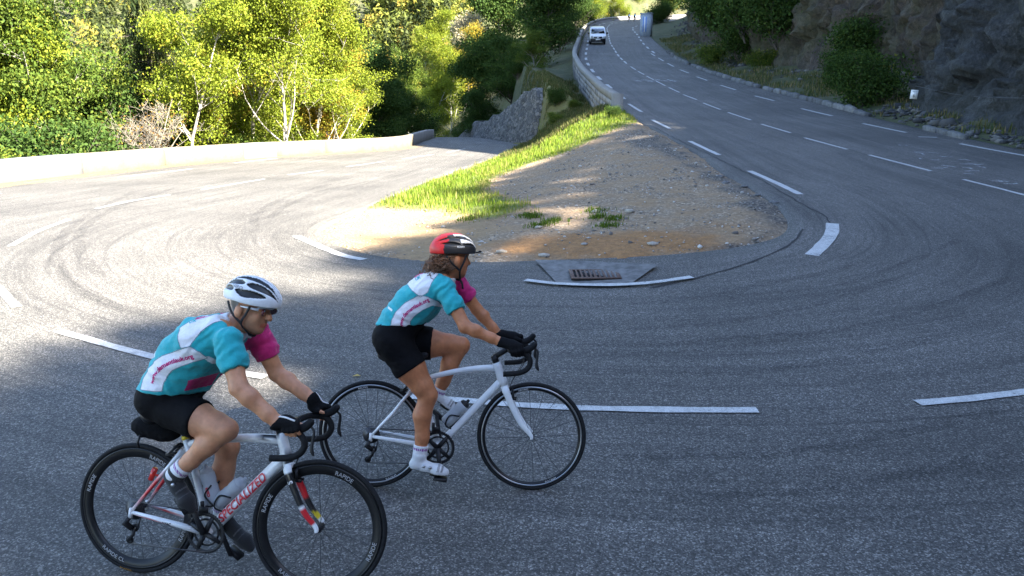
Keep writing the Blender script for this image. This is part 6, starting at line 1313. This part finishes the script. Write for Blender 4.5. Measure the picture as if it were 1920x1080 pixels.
        F.chain([(*P(.10, 0, .034), .033), (*P(.38, 0, .032), .034), (*P(.72, -sg*.006, .026), .036), (*P(.90, -sg*.010, .020), .025)], .02); F.chain([(*P(.70, sg*.012, .024), .033), (*P(.86, sg*.004, .020), .024)], .02)
        F.cone(P(.16, 0, .045), lerp(P(.2, 0, .05), an, .85), .034, LG[6]+.009, .02); F.cutp(an+unit(kn-an)*.018, unit(kn-an)); F.cutp(P(0, 0, .004), -un)
        V, Fq = F.mesh(1); sc_ = np.tile(np.array(cfg['shoe']), (len(V), 1)); hgt_ = (V-heel)@un; al = (V-heel)@fd/L; sc_[hgt_ < .010] = np.array([.02, .02, .022])
        for lo__, hi__, cc_ in cfg['shoe_bands']: sc_[(al > lo__) & (al < hi__) & (hgt_ > .028)] = np.array(cc_)
        so = ob('shoe', mesh_np('shoe', V, Fq, True, M_helm if cfg['shoe'][0] > .3 else M_jersey, attr=dict(col=sc_)), root)
        for t_ in cfg['dials']:
            b = MB(); pc = P(t_, sg*.033 if s == 'r' else sg*.033, .044); b.tube([pc, pc+np.array([0, sg*.008, 0])], [.011, .009], 14); b.build('dial', M_alu, so)
        e = bb + V3(math.cos(cfg['crank']+(0 if s == 'r' else math.pi))*.17, math.sin(cfg['crank']+(0 if s == 'r' else math.pi))*.17, sg*.12); b = MB(); b.box(P(.66, 0, -.002), (.06, .04, .014), np.stack([fd, lat, un], 1)); b.build('cleat', M_blackp, so)
    # helmet
    hc = hp(-.002, 0, .050); HF = Field(hc-.21, hc+.21, .0045)
    hx, hy, hz = .150, .106, .104
    def slots(X, Y, Z):
        ph = np.degrees(np.arctan2(Y, Z)); m = np.zeros(np.broadcast(X, Y, Z).shape, np.float32)
        for p0, segs, w in cfg['slots']:
            for a_, b_ in segs:
                t = np.clip((X-a_)/(b_-a_), 0, 1); prof = np.sqrt(np.clip(4*t*(1-t), 0, 1)); ctr = p0*(1-.18*np.abs(X)/.15)
                for sgn in ((1,) if p0 == 0 else (1, -1)): m = np.maximum(m, np.clip((w*prof - np.abs(ph*sgn-ctr))/3.0, 0, 1)*(prof > .05))
        return m
    def fnh(X, Y, Z, d):
        d = d + .012*slots(X, Y, Z); rim = -.022 + .05*np.clip(-X-.05, 0, 1) + .10*np.clip(X, 0, 1)**1.2*.5 - .012*np.exp(-((X+.12)/.05)**2); return np.maximum(d, rim-Z)
    HF.ell(hc, (hx, hy, hz), HR, 0, fnh); HF.ell(hc-fwd*.095+upv*.0, (.058, .075, .052), HR, .02) if cfg.get('tail') else None
    V, Fq = HF.mesh(1); q3 = (V-hc)@HR; sm = slots(q3[:, 0], q3[:, 1], q3[:, 2]); cH = cfg['helm_col'](q3); cH[sm > .3] = DARK*.4; cH[(q3[:, 2] < -.006) & (np.linalg.norm(q3/np.array([hx, hy, hz]), axis=1) < .93)] = DARK
    hel = ob('helmet', mesh_np('helmet', V, Fq, True, M_helm, attr=dict(col=cH)), root)
    for txt, pth, sz, mt in cfg['helm_text']:
        hb_ = BVHTree.FromPolygons([tuple(v) for v in V.tolist()], Fq.tolist()); cloth_text(txt, [hc+HR@np.array(p) for p in pth], sz, mt, hb_, hel, HR@np.array([0, 1, -.25]), None)
    if cfg.get('visor'): b = MB(); P = [hp(.135+.025*math.cos(t_), .085*math.sin(t_), .052-.01*math.cos(t_)) for t_ in np.linspace(-1.3, 1.3, 15)]; b.tube(P, .010, 8, flat=.5); b.build('visor', M_blackp, hel)
    for s in (-1, 1):
        chin = hp(.040, s*.030, -.125); yk = hp(.012, s*.074, -.075)
        b = MB(); b.tube(resample(np.array([hp(.045, s*.085, .022), hp(.032, s*.083, -.02), yk, chin]), 20), .0065, 6, flat=.45); b.build('strap', M_strap, hel)
        b = MB(); b.tube(resample(np.array([hp(-.085, s*.072, .012), hp(-.045, s*.082, -.035), yk]), 16), .0065, 6, flat=.45); b.build('strap', M_strap, hel)
    b = MB(); b.tube(resample(np.array([hp(.040, -.030, -.125), hp(.048, 0, -.133), hp(.040, .030, -.125)]), 10), .007, 6); b.build('strap', M_strap, hel)
    if cfg.get('strap_tail'): b = MB(); b.tube(resample(np.array([hp(.042, -.02, -.126), hp(.055, -.03, -.150), hp(.060, -.035, -.185)]), 10), .007, 6, flat=.4); b.build('strap_end', M_strap, hel)
    # glasses
    if cfg.get('glasses'):
        GF_ = Field(hp(.075, 0, 0)-.12, hp(.075, 0, 0)+.12, .0035)
        for s in (-1, 1): GF_.ell(hp(.092, s*.034, .004), (.010, .036, .021), HR@np.array(Matrix.Rotation(-s*.42, 3, 'Z')), .004)
        V, Fq = GF_.mesh(1); gl = ob('sunglasses', mesh_np('sunglasses', V, Fq, True, M_lens), root)
        for s in (-1, 1): b = MB(); b.tube([hp(.085, s*.070, .014), hp(.04, s*.081, .012), hp(-.02, s*.082, .006)], [.007, .005, .003], 8, flat=.5); b.build('temple_arm', M_whp, gl)
        b = MB(); b.tube(resample(np.array([hp(.078, -.070, .020), hp(.105, -.035, .026), hp(.112, 0, .022), hp(.105, .035, .026), hp(.078, .070, .020)]), 20), .005, 6, flat=.5); b.build('frame', M_whp, gl)
    if cfg.get('curls'):
        g = np.random.default_rng(4); b = MB()
        for i in range(300):
            root_ = hp(-.085+g.normal(0, .018), g.normal(-.012, .028), -.022+g.normal(0, .018)); dirn = unit(HR@np.array([-.75, 0, -.35])*1.0 + g.normal(0, .30, 3)); L = g.uniform(.04, .10); n_ = 16; s_ = np.linspace(0, 1, n_); ph = g.uniform(0, 6.28); rr_c = g.uniform(.009, .018); tw = g.uniform(2, 4)
            a1 = unit(np.cross(dirn, [0, .3, 1])); a2 = np.cross(dirn, a1); P = root_ + dirn*(L*s_)[:, None] + np.array([0, 0, -.05])*(s_**2)[:, None] + a1*(np.cos(ph+s_*tw*6.28)*rr_c*s_**.4)[:, None] + a2*(np.sin(ph+s_*tw*6.28)*rr_c*s_**.4)[:, None]; b.tube(P, np.linspace(.0042, .0018, n_), 5, cap=False)
        for i in range(420):
            a = g.uniform(1.6, 4.68); zz = g.uniform(-.062, .03); rd = np.array([math.cos(a)*.100, math.sin(a)*.079]); p0 = hp(rd[0]-.010, rd[1], zz+.012); p1 = hp(-.098+g.normal(0, .01), g.normal(-.012, .02), -.022+g.normal(0, .014)); mid = hp(rd[0]*1.0-.03, rd[1]*.92, zz-.012); b.tube(resample(np.array([p0, mid, p1]), 8), .0034, 4, cap=False)
        b.build('hair', colour_hair(), root)
    return root
def colour_hair(): return plain('brown_hair', (.17, .08, .038), .45, var=.5, scale=90)
def zb(pts, sc, ox, oy): return [(x/sc+ox, y/sc+oy) for x, y in pts]
m8 = lambda *p: zb(p, 4.153, 240, 500); w1 = lambda *p: zb(p, 3.857, 700, 420)
def helm_m(q): return np.tile(np.array([.80, .82, .84]), (len(q), 1))
def helm_w(q):
    c = np.tile(np.array([.025, .025, .028]), (len(q), 1)); c[(q[:, 0] < -.07) & (np.abs(q[:, 1]) < .075)] = np.array([.68, .02, .02]); c[(q[:, 0] < .05) & (np.abs(q[:, 1]) < .045) & (q[:, 2] > .05)] = np.array([.68, .02, .02])
    ph = np.degrees(np.arctan2(np.abs(q[:, 1]), q[:, 2])); c[(q[:, 0] > -.03) & (ph > 24) & (ph < 36)] = np.array([.82, .82, .83]); c[(q[:, 0] > .0) & (ph > 52) & (ph < 66)] = np.array([.82, .82, .83]); return c
MAN = dict(label='rider in white helmet and tinted glasses leaning over the graphic white bicycle', k=1.0, skin=(.60, .275, .145), short_hair=(.10, .095, .09), crank=SPEC_M['crank'],
 J=dict(hip_r=((326, 768), -.080), hip_l=((336, 760), .080), knee_r=((424, 806), -.12), ankle_r=((332, 886), -.115), heel_r=((306, 893), -.115), toe_r=((356, 966), -.115), knee_l=((428, 838), .10), ankle_l=((416, 966), .11), heel_l=((410, 985), .115), toe_l=((472, 1036), .115),
   sh_r=((428, 640), -.180), el_r=((448, 727), -.235), wr_r=((521, 793), -.205), sh_l=((480, 622), .180), el_l=((519, 700), .225), wr_l=((586, 749), .205)),
 torso=[(.155, .925, .106, .066), (.222, 1.02, .112, .060), (.300, 1.130, .122, .064), (.398, 1.222, .113, .090), (.485, 1.268, .082, .110)], belly=[(.275, 1.045, .095)],
 arm=(.058, .049, .040, .042, .028), leg=(.090, .084, .064, .055, .054, .020, .037), neck=(.505, 0, 1.292), head=dict(c=(.603, 0, 1.398), f=(.972, -.06, -.22)), hand_dx=-.02, glove_segs=1, glove_stripe=True,
 hem=((.1, 0, .985), (.03, 0, 1.)), cuff_r=.50, cuff_l=.50, sleeve=.60, split=.055,
 panels=[(m8((440, 470), (500, 420), (640, 350), (780, 320), (810, 400), (700, 430), (620, 500), (570, 580), (560, 606), (490, 620), (455, 520)), WHT),
  (m8((120, 950), (135, 860), (175, 795), (230, 735), (320, 683), (480, 630), (560, 608), (620, 655), (650, 705), (560, 730), (470, 762), (400, 795), (355, 840), (325, 900), (305, 960)), WHT), (m8((620, 690), (660, 780), (700, 760), (660, 690)), WHT), (m8((480, 885), (620, 850), (640, 960), (430, 970)), MAG), (m8((200, 640), (212, 636), (228, 700), (216, 704)), WHT)],
 text=[('www.dementiauk.org', m8((240, 897), (268, 835), (315, 782), (390, 735), (480, 705), (580, 680)), .030, 'm', (0, 1, 0)), ('UK', m8((530, 475), (575, 445)), .034, 't', (.25, .8, -.55)), ('dementia', m8((545, 425), (640, 368)), .028, 'm', (.25, .8, -.55))],
 shoe=(.014, .014, .015), shoe_bands=[(.46, .49, (.09, .09, .095)), (.60, .62, (.05, .05, .055))], dials=[.30], slots=[(0, [(-.12, .12)], 4), (21, [(-.17, .15)], 10.5), (47, [(-.17, -.01), (.0, .15)], 13), (76, [(-.17, -.055), (-.045, .11)], 11.5)], helm_col=helm_m, helm_text=[('GIRO', [(-.07, -.105, .052), (-.005, -.108, .048)], .022, M_grp)], glasses=True)
WOM = dict(label='rider with curly brown hair and black red helmet looking over the shoulder uphill', k=.92, skin=(.54, .205, .088), crank=SPEC_W['crank'],
 J=dict(hip_r=((742, 648), -.085), hip_l=((752, 640), .085), knee_r=((803, 741), -.10), ankle_r=((787, 852), -.115), heel_r=((768, 879), -.12), toe_r=((840, 894), -.12), knee_l=((864, 648), .11), ankle_l=((818, 742), .115), heel_l=((806, 742), .12), toe_l=((848, 772), .12),
   sh_r=((834, 541), -.160), el_r=((872, 612), -.215), wr_r=((938, 641), -.205), sh_l=((858, 530), .160), el_l=((894, 580), .205), wr_l=((934, 626), .205)),
 torso=[(.142, .945, .116, .070), (.185, 1.035, .104, .053), (.262, 1.135, .108, .052), (.355, 1.228, .098, .075), (.425, 1.278, .074, .095)], belly=[(.345, 1.150, .075)],
 arm=(.050, .042, .036, .036, .025), leg=(.102, .092, .066, .055, .054, .020, .036), neck=(.440, 0, 1.300), head=dict(c=(.500, 0, 1.430), f=(.80, .58, -.05)), hand_dx=-.045, glove_segs=3,
 hem=((.1, 0, 1.040), (-.02, 0, 1.)), cuff_r=.46, cuff_l=.50, sleeve=.58, split=.045,
 panels=[(w1((190, 395), (330, 300), (440, 320), (540, 310), (470, 360), (430, 420), (402, 490), (350, 525), (275, 470)), WHT),
  (w1((130, 750), (140, 690), (165, 635), (230, 570), (320, 520), (350, 512), (400, 522), (470, 560), (495, 620), (430, 588), (360, 620), (300, 665), (272, 700), (262, 760)), WHT), (w1((98, 598), (140, 618), (136, 632), (94, 612)), WHT)],
 text=[('www.dementiauk.org', w1((212, 742), (214, 700), (235, 655), (290, 605), (350, 570), (410, 540)), .032, 'm', (0, 1, 0)), ('UK', w1((305, 405), (345, 385)), .036, 't', (.25, .8, -.55)), ('dementia', w1((285, 372), (345, 335)), .028, 'm', (.25, .8, -.55))],
 shoe=(.70, .71, .72), shoe_bands=[(.70, .76, (.35, .35, .36)), (.80, .85, (.25, .25, .26))], dials=[.36, .52], slots=[(0, [(-.10, .0), (.02, .12)], 4), (15, [(-.02, .13)], 4), (44, [(-.13, .02), (.04, .14)], 7), (72, [(-.12, .0), (.02, .13)], 6)], helm_col=helm_w, helm_text=[('SCOTT', [(-.03, -.105, .018), (.02, -.106, .018)], .014, M_whp)], visor=True, curls=True, strap_tail=True)
P_M = rider(QM, BM, MAN); P_W = rider(QW, BW, WOM)
# ================================================================== VAN AND FAR RIDERS
def make_van(px, py, label):
    p = hit(px, py); e = empty('parked_van' if False else 'van', tuple(p), 0, label=label, cat='van')
    e.rotation_euler = (math.atan(.118), 0, math.radians(-3))     # faces -y, downhill
    W2 = .915; prof = [(0, .34), (0, .62), (-.02, .80), (.10, .98), (.82, 1.14), (1.48, 1.70), (1.75, 1.80), (3.6, 1.84), (4.10, 1.80), (4.22, .95), (4.22, .34)]
    white = plain('van_white', (.70, .71, .73), .3, coat=.5, var=.02); blk = M_blackp; glass = plain('van_glass', (.015, .018, .022), .06, coat=1, var=.1)
    V = []; n = len(prof); xs = (-1, -.93, -.6, 0, .6, .93, 1)
    for x in xs:
        for y, z in prof:
            nar = 1 - .13*max(0, (z-.95)/.9)**1.3 - (.05 if y < .1 else 0)*abs(x); bow = .10*(x*x) if y < .9 else (.05*x*x if y < 1.8 else 0); V.append([x*W2*nar, y+bow, z-(.03 if abs(x) == 1 and z > 1.7 else 0)])
    F = [[i*n+j, i*n+(j+1) % n, (i+1)*n+(j+1) % n, (i+1)*n+j] for i in range(len(xs)-1) for j in range(n)]
    me = mesh_np('body', np.array(V), [np.array(F), np.array([list(range(n))[::-1], [(len(xs)-1)*n+j for j in range(n)]])], True, white); body = ob('body', me, e)
    def quad(name, pts, mat, par, th=.012):
        P = np.array(pts, float); nn = unit(np.cross(P[1]-P[0], P[-1]-P[0])); b = MB(); k = len(P); Vv = np.vstack([P-nn*th, P+nn*th]); b.add(Vv, [list(range(k))[::-1], [k+i for i in range(k)]]+[[i, (i+1) % k, k+(i+1) % k, k+i] for i in range(k)]); return b.build(name, mat, par, False)
    quad('windscreen', [(-.78, .875, 1.18), (.78, .875, 1.18), (.70, 1.44, 1.665), (-.70, 1.44, 1.665)], glass, e)
    for s in (-1, 1):
        quad('side_window', [(s*.885, 1.0, 1.20), (s*.875, 1.95, 1.20), (s*.825, 1.95, 1.62), (s*.83, 1.45, 1.60)], glass, e)
        b = MB(); b.tube([(s*.92, .95, 1.16), (s*1.02, .93, 1.18)], .03, 8); b.box((s*1.07, .92, 1.20), (.17, .12, .22)); b.build('mirror', blk, e)
        b = MB(); b.box((s*.70, .055, .86), (.30, .10, .22), None, .8); b.build('headlight', plain('headlamp', (.45, .47, .5), .1, coat=1), e)
        for y in (.75, 3.45):
            b = MB(); c = np.array([s*.80, y, .31]); b.tube([c-np.array([.09, 0, 0]), c-np.array([.07, 0, 0]), c+np.array([.07, 0, 0]), c+np.array([.09, 0, 0])], [.28, .31, .31, .28], 24); wv = b.build('wheel', M_tyre, e)
            b = MB(); b.tube([c+np.array([s*.085, 0, 0]), c+np.array([s*.097, 0, 0])], [.19, .17], 18); b.build('hubcap', M_alu, wv)
    b = MB(); b.box((0, .055, .50), (1.74, .24, .36), None, .97); b.build('front_bumper', blk, e); b = MB(); b.box((0, .02, .80), (.95, .06, .15)); b.build('grille', blk, e)
    b = MB(); b.tube([(-.06, -.012, .82), (0, -.014, .90), (.06, -.012, .82), (0, -.014, .74), (-.06, -.012, .82)], .014, 6); b.build('emblem', M_alu, e)
    b = MB(); b.box((0, -.075, .56), (.52, .02, .12)); b.build('number_plate', M_white, e)
    for s in (-1, 1): b = MB(); b.tube([(s*.1, .83, 1.19), (s*.62, .86, 1.20)], .012, 6); b.build('wiper', blk, e)
    return e
make_van(1121, 84, 'white delivery van with black bumper driving down beside the upper parapet')
def far_rider(px, py, lab_p, lab_b, dx):
    p = hit(px, py); ang = math.radians(60)
    b = copy_tree(BW['root'], None, ('lettering', 'spoke', 'cable', 'brake_track')); b.location = p; b.rotation_euler = (0, 0, ang); b['label'] = lab_b
    r = copy_tree(P_W, None, ('lettering', 'dial')); r.location = p; r.rotation_euler = (0, 0, ang); r['label'] = lab_p
    return b, r
far_rider(1178, 40.5, 'distant rider nearer the centre line of the far bend', 'bicycle of the distant rider nearer the centre line', 0)
far_rider(1188.5, 40.5, 'distant rider nearer the rock side of the far bend', 'bicycle of the distant rider nearer the rock side', 0)
# fallen leaf on the asphalt
p = hit(668, 709); b = MB(); b.add(np.array([(-.035, 0, .004), (0, -.02, .012), (.04, .004, .006), (.005, .022, .016), (.0, .0, .002)]), [[0, 1, 4], [1, 2, 4], [2, 3, 4], [3, 0, 4]]); o = b.build('fallen_leaf', plain('leaf_yellow', (.42, .30, .08), .7), None, False, label='small yellow leaf lying on the asphalt beside the rear wheel', cat='leaf'); o.location = (p[0], p[1], p[2]+.008)
